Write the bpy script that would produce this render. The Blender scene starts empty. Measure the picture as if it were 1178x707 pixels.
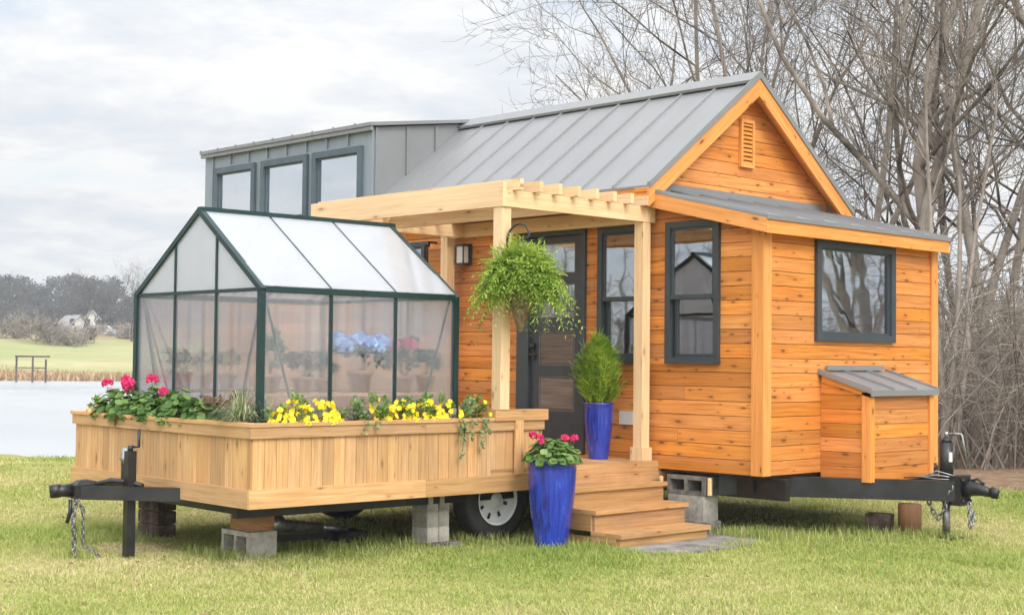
import bpy, math, random
import numpy as np
from mathutils import Vector, Matrix, Quaternion
R = math.radians
rng = np.random.default_rng(7)
random.seed(7)
scene = bpy.context.scene
col = scene.collection
G = -1.48                      # ground height; the eye is at z = 0

# ------------------------------------------------------------------ materials
def newmat(name):
    m = bpy.data.materials.new(name); m.use_nodes = True
    nt = m.node_tree; nt.nodes.clear()
    return m, nt
def N(nt, t, **kw):
    n = nt.nodes.new(t)
    for k, v in kw.items():
        if k in n.inputs: n.inputs[k].default_value = v
        else: setattr(n, k, v)
    return n
def L(nt, a, b): nt.links.new(a, b)
def math_n(nt, op, a, b=None, clamp=False):
    n = nt.nodes.new('ShaderNodeMath'); n.operation = op; n.use_clamp = clamp
    for i, v in enumerate((a, b)):
        if v is None: continue
        if isinstance(v, (int, float)): n.inputs[i].default_value = v
        else: L(nt, v, n.inputs[i])
    return n.outputs[0]
def mixc(nt, fac, a, b, mode='MIX'):
    n = nt.nodes.new('ShaderNodeMix'); n.data_type = 'RGBA'; n.blend_type = mode
    def put(s, v):
        if isinstance(v, (int, float)): s.default_value = v
        elif isinstance(v, tuple): s.default_value = (*v[:3], 1)
        else: L(nt, v, s)
    put(n.inputs[0], fac); put(n.inputs[6], a); put(n.inputs[7], b)
    return n.outputs[2]
def ramp(nt, fac, stops):
    n = nt.nodes.new('ShaderNodeValToRGB'); cr = n.color_ramp
    while len(cr.elements) < len(stops): cr.elements.new(0.5)
    for e, (p, c) in zip(cr.elements, stops):
        e.position = p; e.color = (*c, 1) if isinstance(c, tuple) else (c, c, c, 1)
    L(nt, fac, n.inputs[0]); return n.outputs[0]
def finish(nt, color, rough=.6, metal=0., bump=None, bstr=.3, bdist=.01, spec=.5, coat=0., trans=None):
    b = N(nt, 'ShaderNodeBsdfPrincipled')
    for k, v in (('Base Color', color), ('Roughness', rough), ('Metallic', metal)):
        if isinstance(v, (int, float)): b.inputs[k].default_value = v
        elif isinstance(v, tuple): b.inputs[k].default_value = (*v, 1)
        else: L(nt, v, b.inputs[k])
    b.inputs['Specular IOR Level'].default_value = spec
    b.inputs['Coat Weight'].default_value = coat
    if bump is not None:
        bn = N(nt, 'ShaderNodeBump', Strength=bstr, Distance=bdist)
        L(nt, bump, bn.inputs['Height']); L(nt, bn.outputs[0], b.inputs['Normal'])
    o = N(nt, 'ShaderNodeOutputMaterial'); L(nt, b.outputs[0], o.inputs[0])
    return b, o
def attr(nt, name='rnd'): return N(nt, 'ShaderNodeAttribute', attribute_name=name)
def noise(nt, vec, scale, detail=4, rough=.5, dist=0.):
    n = N(nt, 'ShaderNodeTexNoise', Scale=scale, Detail=detail, Roughness=rough, Distortion=dist)
    if vec is not None: L(nt, vec, n.inputs['Vector'])
    return n.outputs['Fac']
def scaled(nt, vec, s):
    n = N(nt, 'ShaderNodeMapping'); n.inputs['Scale'].default_value = s; L(nt, vec, n.inputs['Vector']); return n.outputs[0]

def wood(name, light, mid, dark, knot=(.12, .04, .015), knots=1.0, var=.25, rough=.55, dirt=.0, spec=.3):
    m, nt = newmat(name)
    uv = N(nt, 'ShaderNodeUVMap').outputs[0]
    r = attr(nt).outputs['Fac']
    # warp the grain a little
    w = noise(nt, scaled(nt, uv, (2.5, 9, 1)), 1.0, 2)
    comb = N(nt, 'ShaderNodeVectorMath', operation='ADD')
    cx = N(nt, 'ShaderNodeCombineXYZ'); L(nt, math_n(nt, 'MULTIPLY', w, .035), cx.inputs[1]); L(nt, uv, comb.inputs[0]); L(nt, cx.outputs[0], comb.inputs[1])
    gr = noise(nt, scaled(nt, comb.outputs[0], (1.6, 42, 1)), 1.0, 5, .6)
    gr2 = noise(nt, scaled(nt, comb.outputs[0], (5, 210, 1)), 1.0, 3, .6)
    g = math_n(nt, 'ADD', math_n(nt, 'MULTIPLY', gr, .75), math_n(nt, 'MULTIPLY', gr2, .25))
    c = ramp(nt, g, [(.33, dark), (.5, mid), (.66, light)])
    # per-board value
    bv = math_n(nt, 'ADD', math_n(nt, 'MULTIPLY', r, 2 * var), 1 - var)
    hs = N(nt, 'ShaderNodeHueSaturation'); L(nt, c, hs.inputs['Color']); L(nt, bv, hs.inputs['Value'])
    L(nt, math_n(nt, 'ADD', math_n(nt, 'MULTIPLY', math_n(nt, 'FRACT', math_n(nt, 'MULTIPLY', r, 7.31)), .09), .955), hs.inputs['Saturation']); L(nt, math_n(nt, 'ADD', math_n(nt, 'MULTIPLY', math_n(nt, 'FRACT', math_n(nt, 'MULTIPLY', r, 13.7)), .007), .4965), hs.inputs['Hue'])
    c = hs.outputs[0]
    # broad stains
    st = noise(nt, scaled(nt, uv, (.8, 2.5, 1)), 1.0, 3)
    c = mixc(nt, ramp(nt, st, [(.45, 0.), (.75, .55)]), c, tuple(x * .72 for x in mid))
    # knots
    vo = N(nt, 'ShaderNodeTexVoronoi', Scale=1.0); vo.voronoi_dimensions = '2D'
    L(nt, scaled(nt, comb.outputs[0], (3.6, 10.5, 1)), vo.inputs['Vector'])
    sep = N(nt, 'ShaderNodeSeparateColor'); L(nt, vo.outputs['Color'], sep.inputs[0])
    gate = math_n(nt, 'GREATER_THAN', sep.outputs[0], 1 - .62 * knots)
    size = math_n(nt, 'ADD', math_n(nt, 'MULTIPLY', math_n(nt, 'POWER', sep.outputs[1], 2.), .13), .055)
    q = math_n(nt, 'DIVIDE', vo.outputs['Distance'], size)
    q = math_n(nt, 'ADD', q, math_n(nt, 'MULTIPLY', math_n(nt, 'SUBTRACT', gr, .5), 1.6))
    kn = math_n(nt, 'MULTIPLY', ramp(nt, q, [(.35, 1.), (1.0, 0.)]), gate)
    halo = math_n(nt, 'MULTIPLY', ramp(nt, math_n(nt, 'MULTIPLY', q, .35), [(.2, .5), (.95, 0.)]), gate)
    c = mixc(nt, halo, c, tuple(x * .62 for x in mid))
    c = mixc(nt, math_n(nt, 'MULTIPLY', kn, .85), c, knot)
    if dirt:
        geo = N(nt, 'ShaderNodeNewGeometry')
        dn = noise(nt, geo.outputs['Position'], 2.2, 5, .65)
        c = mixc(nt, ramp(nt, dn, [(.48, 0.), (.78, dirt)]), c, (.20, .13, .08))
    finish(nt, c, rough, bump=g, bstr=.25, bdist=.004, spec=spec)
    return m
def plain(name, c, rough=.5, metal=0., var=.12, nscale=6., bstr=.0, bscale=60., spec=.5, coat=0., c2=None):
    m, nt = newmat(name)
    co = N(nt, 'ShaderNodeTexCoord').outputs['Object']
    nz = noise(nt, co, nscale, 4, .6)
    r = attr(nt).outputs['Fac']
    c2 = c2 or tuple(min(1, x * (1 - 2.2 * var)) for x in c)
    cc = mixc(nt, ramp(nt, nz, [(.35, 0.), (.7, 1.)]), c, c2)
    v = math_n(nt, 'ADD', math_n(nt, 'MULTIPLY', r, var), 1 - var / 2)
    hs = N(nt, 'ShaderNodeHueSaturation'); L(nt, cc, hs.inputs['Color']); L(nt, v, hs.inputs['Value'])
    bp = noise(nt, co, bscale, 3) if bstr else None
    rr = math_n(nt, 'ADD', math_n(nt, 'MULTIPLY', nz, .16), rough - .08)
    finish(nt, hs.outputs[0], rr, metal, bump=bp, bstr=bstr, bdist=.01, spec=spec, coat=coat)
    return m
def leafmat(name, a, b, c, trans=.35, rough=.45):
    m, nt = newmat(name)
    r = attr(nt).outputs['Fac']
    oi = N(nt, 'ShaderNodeObjectInfo').outputs['Random']
    cc = ramp(nt, r, [(0., a), (.5, b), (1., c)])
    hs = N(nt, 'ShaderNodeHueSaturation'); L(nt, cc, hs.inputs['Color'])
    L(nt, math_n(nt, 'ADD', math_n(nt, 'MULTIPLY', oi, .25), .88), hs.inputs['Value'])
    b_ = N(nt, 'ShaderNodeBsdfPrincipled', Roughness=rough); b_.inputs['Specular IOR Level'].default_value = .25
    L(nt, hs.outputs[0], b_.inputs['Base Color'])
    t = N(nt, 'ShaderNodeBsdfTranslucent'); L(nt, hs.outputs[0], t.inputs[0])
    mx = N(nt, 'ShaderNodeMixShader'); mx.inputs[0].default_value = trans
    L(nt, b_.outputs[0], mx.inputs[1]); L(nt, t.outputs[0], mx.inputs[2])
    o = N(nt, 'ShaderNodeOutputMaterial'); L(nt, mx.outputs[0], o.inputs[0])
    return m
def schlick(nt):
    # two-sided facing reflectance, so thin panes do not go totally reflective on their inner face
    g = N(nt, 'ShaderNodeNewGeometry'); v = N(nt, 'ShaderNodeVectorMath', operation='DOT_PRODUCT')
    L(nt, g.outputs['Normal'], v.inputs[0]); L(nt, g.outputs['Incoming'], v.inputs[1])
    c = math_n(nt, 'ABSOLUTE', v.outputs['Value'])
    return math_n(nt, 'ADD', math_n(nt, 'MULTIPLY', math_n(nt, 'POWER', math_n(nt, 'SUBTRACT', 1., c), 5.), .95), .045)
def glassmat(name, tint=(.75, .82, .85), refl=1.0, base=.33):
    m, nt = newmat(name)
    fr = schlick(nt)
    co = N(nt, 'ShaderNodeTexCoord').outputs['Object']
    bn = N(nt, 'ShaderNodeBump', Strength=.04, Distance=.02); L(nt, noise(nt, co, 3.5, 1), bn.inputs['Height'])
    f = math_n(nt, 'ADD', math_n(nt, 'MULTIPLY', fr, refl * 2.0), base, clamp=True)
    g = N(nt, 'ShaderNodeBsdfGlossy', Roughness=.02); g.inputs[0].default_value = (.92, .96, 1, 1); L(nt, bn.outputs[0], g.inputs['Normal'])
    t = N(nt, 'ShaderNodeBsdfTransparent'); t.inputs[0].default_value = (*tint, 1)
    mx = N(nt, 'ShaderNodeMixShader'); L(nt, f, mx.inputs[0]); L(nt, t.outputs[0], mx.inputs[1]); L(nt, g.outputs[0], mx.inputs[2])
    o = N(nt, 'ShaderNodeOutputMaterial'); L(nt, mx.outputs[0], o.inputs[0])
    return m

M = {}
M['cedar'] = wood('cedar_siding', (.72, .310, .085), (.63, .238, .056), (.42, .130, .027), knot=(.15, .05, .018), var=.27, knots=1.25)
M['cedar_trim'] = wood('cedar_trim', (.76, .345, .098), (.70, .285, .068), (.53, .185, .038), knots=.6, var=.10)
M['pine'] = wood('pine_beam', (.77, .575, .36), (.72, .50, .285), (.61, .39, .20), knot=(.28, .15, .06), knots=.45, var=.10)
M['fence'] = wood('fence_board', (.62, .40, .21), (.54, .315, .145), (.39, .205, .088), knot=(.22, .11, .045), knots=.45, var=.2, dirt=.25)
M['deckwood'] = wood('deck_board', (.57, .345, .165), (.48, .265, .11), (.33, .165, .065), knot=(.15, .06, .03), knots=.45, var=.18, dirt=.5)
M['oldwood'] = wood('weathered_timber', (.42, .22, .10), (.34, .16, .07), (.2, .09, .04), knots=.6, var=.2, dirt=.8)
M['doorwood'] = wood('brown_door_panel', (.22, .17, .13), (.16, .12, .09), (.09, .065, .05), knots=.3, var=.15)
M['interior'] = plain('interior_board', (.30, .24, .18), .6)
M['sheath'] = plain('dark_backing', (.05, .025, .012), .8)
M['dark_frame'] = plain('dark_window_frame', (.045, .056, .066), .38, var=.1)
M['dormer_frame'] = plain('slate_blue_frame', (.075, .105, .13), .4, var=.1)
M['black_steel'] = plain('black_steel', (.026, .026, .029), .38, .2, var=.3, bstr=.05)
M['galv'] = plain('galvanised_steel', (.42, .43, .44), .42, .8, var=.3, nscale=20)
M['chain'] = plain('zinc_chain', (.30, .30, .31), .4, .8, var=.3)
M['gh_frame'] = plain('green_aluminium', (.012, .040, .042), .35, .2, var=.1)
M['gh_light'] = plain('green_aluminium_face', (.05, .12, .13), .35, .3, var=.1)
M['white'] = plain('white_paint', (.72, .72, .70), .45, var=.06)
M['pale_cloth'] = plain('pale_curtain', (.66, .66, .64), .8, var=.1)
M['soil'] = plain('potting_soil', (.045, .028, .018), .95, var=.3, bstr=.6)
M['terracotta'] = plain('terracotta', (.50, .22, .12), .75, var=.15, nscale=10)
M['concrete'] = plain('concrete_block', (.42, .395, .35), .9, var=.2, nscale=14, bstr=.5, bscale=150, spec=.2)
M['concrete_dark'] = plain('old_concrete', (.24, .225, .20), .92, var=.3, nscale=9, bstr=.5, bscale=150, spec=.2)
M['brick'] = plain('brown_brick', (.17, .125, .10), .9, var=.4, nscale=12, bstr=.5, bscale=120, spec=.2)
M['tyre'] = plain('tyre_rubber', (.022, .022, .023), .7, var=.2, bstr=.1)
M['wheel_white'] = plain('white_wheel', (.68, .69, .70), .35, var=.05)
M['bark'] = plain('bare_bark', (.34, .295, .255), .85, var=.35, nscale=2.5, bstr=.4, bscale=14, spec=.15, c2=(.22, .185, .155))
M['bark_far'] = plain('far_bark', (.13, .11, .10), .9, var=.3, nscale=1.0, spec=.1)
M['twig'] = plain('bare_twig', (.32, .275, .235), .85, var=.5, nscale=1.5, spec=.1)
M['brush'] = plain('dry_brush', (.34, .30, .255), .85, var=.7, nscale=.8, spec=.1, c2=(.17, .145, .12))
M['basket'] = plain('coco_basket', (.30, .235, .16), .9, var=.3, nscale=25, bstr=.8, bscale=90, spec=.1)
M['fern'] = leafmat('fern_leaf', (.05, .12, .012), (.17, .31, .035), (.44, .56, .11))
M['shrubleaf'] = leafmat('cypress_leaf', (.035, .09, .010), (.14, .26, .02), (.40, .52, .07))
M['gerleaf'] = leafmat('geranium_leaf', (.04, .11, .025), (.14, .26, .06), (.32, .43, .15))
M['darkleaf'] = leafmat('dark_leaf', (.016, .045, .022), (.045, .09, .045), (.10, .16, .09))
M['ivyleaf'] = leafmat('ivy_leaf', (.06, .13, .05), (.17, .26, .11), (.36, .42, .22))
M['spider'] = leafmat('striped_grass', (.12, .20, .06), (.30, .36, .17), (.60, .60, .40))
M['rusty'] = leafmat('bronze_leaf', (.07, .05, .035), (.20, .13, .09), (.36, .26, .19))
M['red'] = leafmat('crimson_petal', (.50, .006, .07), (.72, .025, .16), (.85, .12, .30), .2)
M['yellow'] = leafmat('yellow_petal', (.66, .36, .004), (.84, .62, .01), (.92, .80, .06), .2)
M['pansy'] = leafmat('cream_pansy_petal', (.12, .03, .10), (.75, .45, .10), (.85, .75, .30), .2)
M['blue'] = leafmat('blue_petal', (.22, .40, .80), (.38, .56, .88), (.60, .74, .92), .2)
M['needle'] = leafmat('far_evergreen', (.095, .108, .11), (.12, .132, .135), (.155, .155, .15), .42, .9)
M['reed'] = leafmat('dry_reed', (.26, .17, .10), (.42, .29, .17), (.58, .44, .28), .3, .8)
M['far_white'] = plain('far_white_board', (.52, .51, .49), .6)
M['far_roof'] = plain('far_grey_roof', (.30, .29, .30), .6)
M['glass'] = glassmat('window_glass', (.64, .68, .70))
M['coated'] = glassmat('coated_dormer_glass', (.5, .56, .6), 1.0, .62)
M['car'] = plain('silver_car_paint', (.45, .48, .52), .3, .3)

def metal_mat(nm='standing_seam_metal', a=(.20, .205, .213), b=(.27, .275, .285)):
    m, nt = newmat(nm)
    co = N(nt, 'ShaderNodeTexCoord').outputs['Object']
    nz = noise(nt, co, 1.4, 4, .6); n2 = noise(nt, scaled(nt, co, (3, .6, .6)), 3.0, 4, .6)
    c = mixc(nt, nz, a, b)
    c = mixc(nt, ramp(nt, n2, [(.5, 0.), (.8, .3)]), c, (.17, .165, .16))
    r = math_n(nt, 'ADD', math_n(nt, 'MULTIPLY', nz, .2), .32)
    finish(nt, c, r, .25, bump=noise(nt, co, 1.8, 2), bstr=.12, bdist=.03)
    return m
M['metal'] = metal_mat()
M['skylit_metal'] = metal_mat('skylit_seam_metal', (.22, .26, .30), (.28, .32, .37))  # same metal as the roof; the sky's reflection put into a bluer, lighter colour

def glaze():
    m, nt = newmat('cobalt_glaze')
    co = N(nt, 'ShaderNodeTexCoord').outputs['UV']
    s = noise(nt, scaled(nt, co, (26, 3.0, 1)), 1.0, 4, .6, 1.2)
    s2 = noise(nt, scaled(nt, co, (60, 5, 1)), 1.0, 3, .6, .8)
    c = ramp(nt, s, [(.35, (.012, .018, .17)), (.52, (.018, .040, .36)), (.64, (.02, .06, .42)), (.80, (.10, .18, .52))])
    h = math_n(nt, 'ADD', math_n(nt, 'MULTIPLY', s, .8), math_n(nt, 'MULTIPLY', s2, .4))
    finish(nt, c, .16, bump=h, bstr=.9, bdist=.012, coat=.6)
    return m
M['glaze'] = glaze()

def polycarb(name, milky, clear, tone, tint, rough=.11, rib=.9):
    m, nt = newmat(name)
    co = N(nt, 'ShaderNodeTexCoord').outputs['Object']
    nz = math_n(nt, 'ADD', math_n(nt, 'MULTIPLY', noise(nt, co, 1.6, 3), .5), math_n(nt, 'MULTIPLY', noise(nt, scaled(nt, co, (22, 22, .7)), 1., 3), rib)); nz = math_n(nt, 'SUBTRACT', nz, (rib - .5) / 2)
    t = N(nt, 'ShaderNodeBsdfTransparent'); t.inputs[0].default_value = (*tint, 1)
    rf = N(nt, 'ShaderNodeBsdfRefraction', Roughness=rough, IOR=1.08); rf.inputs[0].default_value = (*tint, 1)
    tl = N(nt, 'ShaderNodeBsdfTranslucent'); tl.inputs[0].default_value = (*tone, 1)
    df = N(nt, 'ShaderNodeBsdfDiffuse'); df.inputs[0].default_value = (*tone, 1)
    gl = N(nt, 'ShaderNodeBsdfGlossy', Roughness=.09); gl.inputs[0].default_value = (1, 1, 1, 1)
    a = N(nt, 'ShaderNodeMixShader'); a.inputs[0].default_value = .5; L(nt, tl.outputs[0], a.inputs[1]); L(nt, df.outputs[0], a.inputs[2])
    b = N(nt, 'ShaderNodeMixShader'); b.inputs[0].default_value = clear; L(nt, rf.outputs[0], b.inputs[1]); L(nt, t.outputs[0], b.inputs[2])
    c = N(nt, 'ShaderNodeMixShader'); L(nt, math_n(nt, 'ADD', math_n(nt, 'MULTIPLY', nz, .34), milky - .17, clamp=True), c.inputs[0]); L(nt, b.outputs[0], c.inputs[1]); L(nt, a.outputs[0], c.inputs[2])
    fr = schlick(nt)
    d = N(nt, 'ShaderNodeMixShader'); L(nt, fr, d.inputs[0]); L(nt, c.outputs[0], d.inputs[1]); L(nt, gl.outputs[0], d.inputs[2])
    o = N(nt, 'ShaderNodeOutputMaterial'); L(nt, d.outputs[0], o.inputs[0])
    return m
M['poly'] = polycarb('polycarbonate_wall', .19, .55, (.68, .70, .76), (.93, .94, .965))
M['polyroof'] = polycarb('polycarbonate_roof', .52, .35, (.76, .79, .84), (.93, .94, .96), .2, .12)

# ------------------------------------------------------------------ mesh builder
def perp(d):
    d = Vector(d).normalized()
    a = Vector((0, 0, 1)) if abs(d.z) < .9 else Vector((1, 0, 0))
    s = d.cross(a).normalized(); return s, s.cross(d).normalized()
class MB:
    def __init__(s): s.starts = []; s.v = []; s.f = []; s.uv = []; s.r = []; s.sm = []
    def add(s, V, F, UV, r=None, smooth=False):
        b = len(s.v); s.starts.append((b, len(s.f), len(s.uv))); s.v += [tuple(p) for p in V]
        if r is None: r = random.random()
        for f, u in zip(F, UV):
            s.f.append(tuple(i + b for i in f)); s.uv += u; s.r.append(r); s.sm.append(smooth)
        return s
    def hexa(s, p, g=None, r=None, T=None):
        # p: 8 points, index = x + 2*y + 4*z of a box; grain axis g is 0, 1 or 2
        p = [Vector(q) for q in p]
        ax = [(p[1] - p[0]), (p[2] - p[0]), (p[4] - p[0])]
        if g is None: g = max(range(3), key=lambda i: ax[i].length)
        d = [a.normalized() if a.length > 1e-9 else Vector((1, 0, 0)) for a in ax]
        for i in range(3):
            if i != g: d[i] = (d[i] - d[g] * d[i].dot(d[g])).normalized()
        o1, o2 = random.random() * 9, random.random() * 9
        F = [(0, 2, 6, 4), (1, 5, 7, 3), (0, 4, 5, 1), (2, 3, 7, 6), (0, 1, 3, 2), (4, 6, 7, 5)]
        if ax[0].cross(ax[1]).dot(ax[2] + (p[7] - p[3])) > 0: F = [tuple(reversed(f)) for f in F]     # normals outward
        UV = []
        for k, f in enumerate(F):
            nax = k // 2
            if nax == g: a, b = [i for i in range(3) if i != g]; su = .2
            else: a = g; b = [i for i in range(3) if i not in (g, nax)][0]; su = 1
            UV.append([((p[i] - p[0]).dot(d[a]) * su + o1 + k * .37, (p[i] - p[0]).dot(d[b]) + o2 + k * .21) for i in f])
        if T is not None: p = [T @ q for q in p]
        return s.add(p, F, UV, r)
    def box(s, x0, x1, y0, y1, z0, z1, g=None, r=None, T=None):
        x0, x1 = min(x0, x1), max(x0, x1); y0, y1 = min(y0, y1), max(y0, y1); z0, z1 = min(z0, z1), max(z0, z1)
        return s.hexa([(x, y, z) for z in (z0, z1) for y in (y0, y1) for x in (x0, x1)], g, r, T)
    def beam(s, p, q, w, h, up=(0, 0, 1), r=None):
        p = Vector(p); q = Vector(q); d = (q - p); l = d.length; d.normalize()
        sd = d.cross(Vector(up)).normalized(); u = sd.cross(d).normalized()
        T = Matrix.Translation(p) @ Matrix((d, -sd, u)).transposed().to_4x4()
        return s.box(0, l, -w / 2, w / 2, -h / 2, h / 2, 0, r, T)
    def tube(s, pts, rad, n=8, caps=True, r=None, smooth=True):
        pts = [Vector(p) for p in pts]
        if isinstance(rad, (int, float)): rad = [rad] * len(pts)
        V = []; F = []; UV = []; acc = 0
        sd, up = perp(pts[1] - pts[0])
        for i, p in enumerate(pts):
            t = (pts[min(i + 1, len(pts) - 1)] - pts[max(i - 1, 0)]).normalized()
            sd = (sd - t * sd.dot(t)); sd = sd.normalized() if sd.length > 1e-6 else perp(t)[0]
            up = sd.cross(t)
            for k in range(n):
                a = 2 * math.pi * k / n; V.append(p + (sd * math.cos(a) + up * math.sin(a)) * rad[i])
        for i in range(len(pts) - 1):
            l = (pts[i + 1] - pts[i]).length
            for k in range(n):
                k2 = (k + 1) % n
                F.append(((i + 1) * n + k, (i + 1) * n + k2, i * n + k2, i * n + k))
                c = 6.28 * max(rad[i], .01) / n
                UV.append([(acc + l, k * c), (acc + l, (k + 1) * c), (acc, (k + 1) * c), (acc, k * c)])
            acc += l
        if caps:
            F.append(tuple(range(n))); UV.append([(0, 0)] * n)
            F.append(tuple((len(pts) - 1) * n + k for k in reversed(range(n)))); UV.append([(0, 0)] * n)
        return s.add(V, F, UV, r, smooth)
    def lathe(s, prof, c=(0, 0, 0), n=32, axis=None, r=None, smooth=True):
        # prof: (radius, height) list; axis None = Z
        V = []; F = []; UV = []; c = Vector(c)
        Q = Vector((0, 0, 1)).rotation_difference(Vector(axis).normalized()) if axis else Quaternion()
        for (ra, h) in prof:
            for k in range(n):
                a = 2 * math.pi * k / n; V.append(c + Q @ Vector((ra * math.cos(a), ra * math.sin(a), h)))
        for i in range(len(prof) - 1):
            for k in range(n):
                k2 = (k + 1) % n
                F.append((i * n + k, i * n + k2, (i + 1) * n + k2, (i + 1) * n + k))
                UV.append([(k / n, prof[i][1]), ((k + 1) / n, prof[i][1]), ((k + 1) / n, prof[i + 1][1]), (k / n, prof[i + 1][1])])
        return s.add(V, F, UV, r, smooth)
    def leaf(s, p, d, nrm, l, w, r=None, droop=0.):
        # a bent four-quad leaf: pointed oval
        p = Vector(p); d = Vector(d).normalized(); nrm = Vector(nrm); sd = d.cross(nrm)
        sd = sd.normalized() if sd.length > 1e-5 else perp(d)[0]; up = sd.cross(d)
        m = p + d * l * .5 + up * .0
        e = p + d * l - Vector((0, 0, 1)) * droop * l
        V = [p, m + sd * w / 2 + up * w * .12, m - up * w * .06, m - sd * w / 2 + up * w * .12, e]
        return s.add(V, [(0, 1, 2), (0, 2, 3), (1, 4, 2), (2, 4, 3)], [[(0, 0)] * 3] * 4, r)
    def blade(s, pts, w, r=None):
        pts = [Vector(p) for p in pts]; V = []; F = []; n = len(pts)
        for i, p in enumerate(pts):
            t = (pts[min(i + 1, n - 1)] - pts[max(i - 1, 0)]).normalized()
            sd = t.cross(Vector((0, 0, 1))); sd = sd.normalized() if sd.length > .05 else Vector((1, 0, 0))
            ww = w * (1 - (i / (n - 1)) ** 2 * .9) / 2
            V += [p - sd * ww, p + sd * ww]
        F = [(2 * i, 2 * i + 1, 2 * i + 3, 2 * i + 2) for i in range(n - 1)]
        return s.add(V, F, [[(0, 0)] * 4] * len(F), r)
    def build_each(s, name, mat, parent=None, frame=None):
        st = s.starts + [(len(s.v), len(s.f), len(s.uv))]; out = []
        for (v0, f0, u0), (v1, f1, u1) in zip(st[:-1], st[1:]):
            m_ = MB(); m_.v = s.v[v0:v1]; m_.f = [tuple(i - v0 for i in f) for f in s.f[f0:f1]]; m_.uv = s.uv[u0:u1]; m_.r = s.r[f0:f1]; m_.sm = s.sm[f0:f1]
            out.append(m_.build(name, mat, parent, frame))
        return out
    def build(s, name, mat, parent=None, frame=None):
        me = bpy.data.meshes.new(name)
        inv = (parent_world(parent).inverted() if parent else Matrix())
        T = inv @ (frame if frame is not None else Matrix())
        ident = T == Matrix()
        me.from_pydata(s.v if ident else [tuple(T @ Vector(q)) for q in s.v], [], s.f)
        u = me.uv_layers.new(name='UVMap'); u.data.foreach_set('uv', np.array(s.uv, np.float32).ravel())
        a = me.attributes.new('rnd', 'FLOAT', 'FACE'); a.data.foreach_set('value', np.array(s.r, np.float32))
        me.polygons.foreach_set('use_smooth', np.array(s.sm, bool))
        me.materials.append(mat); me.update()
        o = bpy.data.objects.new(name, me); col.objects.link(o)
        if parent: o.parent = parent
        return o
def parent_world(o):
    m = o.matrix_basis.copy()
    while o.parent: o = o.parent; m = o.matrix_basis @ m
    return m
def origin_to(o, loc):
    loc = Vector(loc); o.data.transform(Matrix.Translation(-loc)); o.location = loc
def tag(o, label=None, cat=None, group=None, kind=None):
    for k, v in (('label', label), ('category', cat), ('group', group), ('kind', kind)):
        if v: o[k] = v
    return o
def thing(name, label, cat, loc, rz=0, group=None, frame=None):
    o = bpy.data.objects.new(name, None); col.objects.link(o); o.empty_display_size = .2
    T = (frame if frame is not None else Matrix()) @ Matrix.Translation(Vector(loc)) @ Matrix.Rotation(rz, 4, 'Z')
    o.matrix_basis = T
    return tag(o, label, cat, group)
def dup(root, loc, rz=0, sc=None, label=None, z=None):
    c = root.copy(); col.objects.link(c); c.location = loc; c.rotation_euler = (0, 0, rz)
    if sc: c.scale = (sc, sc, sc * (z or 1))
    if label: c['label'] = label
    for ch in list(root.children):
        k = ch.copy(); col.objects.link(k); k.parent = c
        for g2 in list(ch.children):
            k2 = g2.copy(); col.objects.link(k2); k2.parent = k
    return c

# garden trailer frame: rotated a little from the house
GF = Matrix.Rotation(R(-1.69), 4, 'Z')
I4 = Matrix()
# view helper for the far surroundings: forward distance D, sideways S (right positive)
def P(D, S): return Vector((-.7204 * D + .6937 * S, .6937 * D + .7204 * S, 0))

# ------------------------------------------------------------------ camera
cam = bpy.data.cameras.new('camera'); co = bpy.data.objects.new('camera', cam); col.objects.link(co)
yaw, pit, rol = R(46.08), R(2.06), R(.60)
d = Vector((-math.cos(pit) * math.sin(yaw), math.cos(pit) * math.cos(yaw), math.sin(pit)))
r_ = Vector((math.cos(yaw), math.sin(yaw), 0)); u_ = r_.cross(d)
r2 = r_ * math.cos(rol) + u_ * math.sin(rol); u2 = -r_ * math.sin(rol) + u_ * math.cos(rol)
co.matrix_world = Matrix((r2, u2, -d)).transposed().to_4x4()
cam.sensor_width = 36; cam.lens = 36 * 1670 / 1178; cam.clip_end = 5000; cam.clip_start = .1
scene.camera = co

# ------------------------------------------------------------------ world and sun
SUN_EL, SUN_AZ = 40, -14          # azimuth measured from +X towards +Y
w = bpy.data.worlds.new('World'); scene.world = w; w.use_nodes = True
nt = w.node_tree; nt.nodes.clear()
sky = N(nt, 'ShaderNodeTexSky'); sky.sky_type = 'NISHITA'; sky.sun_disc = False
sky.sun_elevation = R(SUN_EL); sky.sun_rotation = R(90 - SUN_AZ); sky.air_density = 1.0; sky.dust_density = 2.0
tc = N(nt, 'ShaderNodeTexCoord')
sx = N(nt, 'ShaderNodeSeparateXYZ'); L(nt, tc.outputs['Generated'], sx.inputs[0])
# flatten the direction onto a cloud layer
den = math_n(nt, 'ADD', math_n(nt, 'MAXIMUM', sx.outputs[2], 0.0), .16)
cv = N(nt, 'ShaderNodeCombineXYZ')
L(nt, math_n(nt, 'DIVIDE', sx.outputs[0], den), cv.inputs[0]); L(nt, math_n(nt, 'DIVIDE', sx.outputs[1], den), cv.inputs[1])
n1 = noise(nt, cv.outputs[0], 1.15, 6, .55, .3)
n2 = noise(nt, scaled(nt, cv.outputs[0], (1, 1, 1)), 2.7, 5, .6, .2)
mask = ramp(nt, n1, [(.32, .55), (.46, 1.)])
CW = 7.0
cloud = ramp(nt, n2, [(.36, (.80, .85, .92)), (.48, (.92, .94, .97)), (.57, (1.04, 1.04, 1.03))])
cm = N(nt, 'ShaderNodeVectorMath', operation='SCALE'); cm.inputs['Scale'].default_value = CW; L(nt, cloud, cm.inputs[0])
# clouds are brighter overhead
zen = math_n(nt, 'ADD', math_n(nt, 'MULTIPLY', math_n(nt, 'POWER', math_n(nt, 'MAXIMUM', sx.outputs[2], 0.), 1.3), 1.0), .76)
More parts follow.
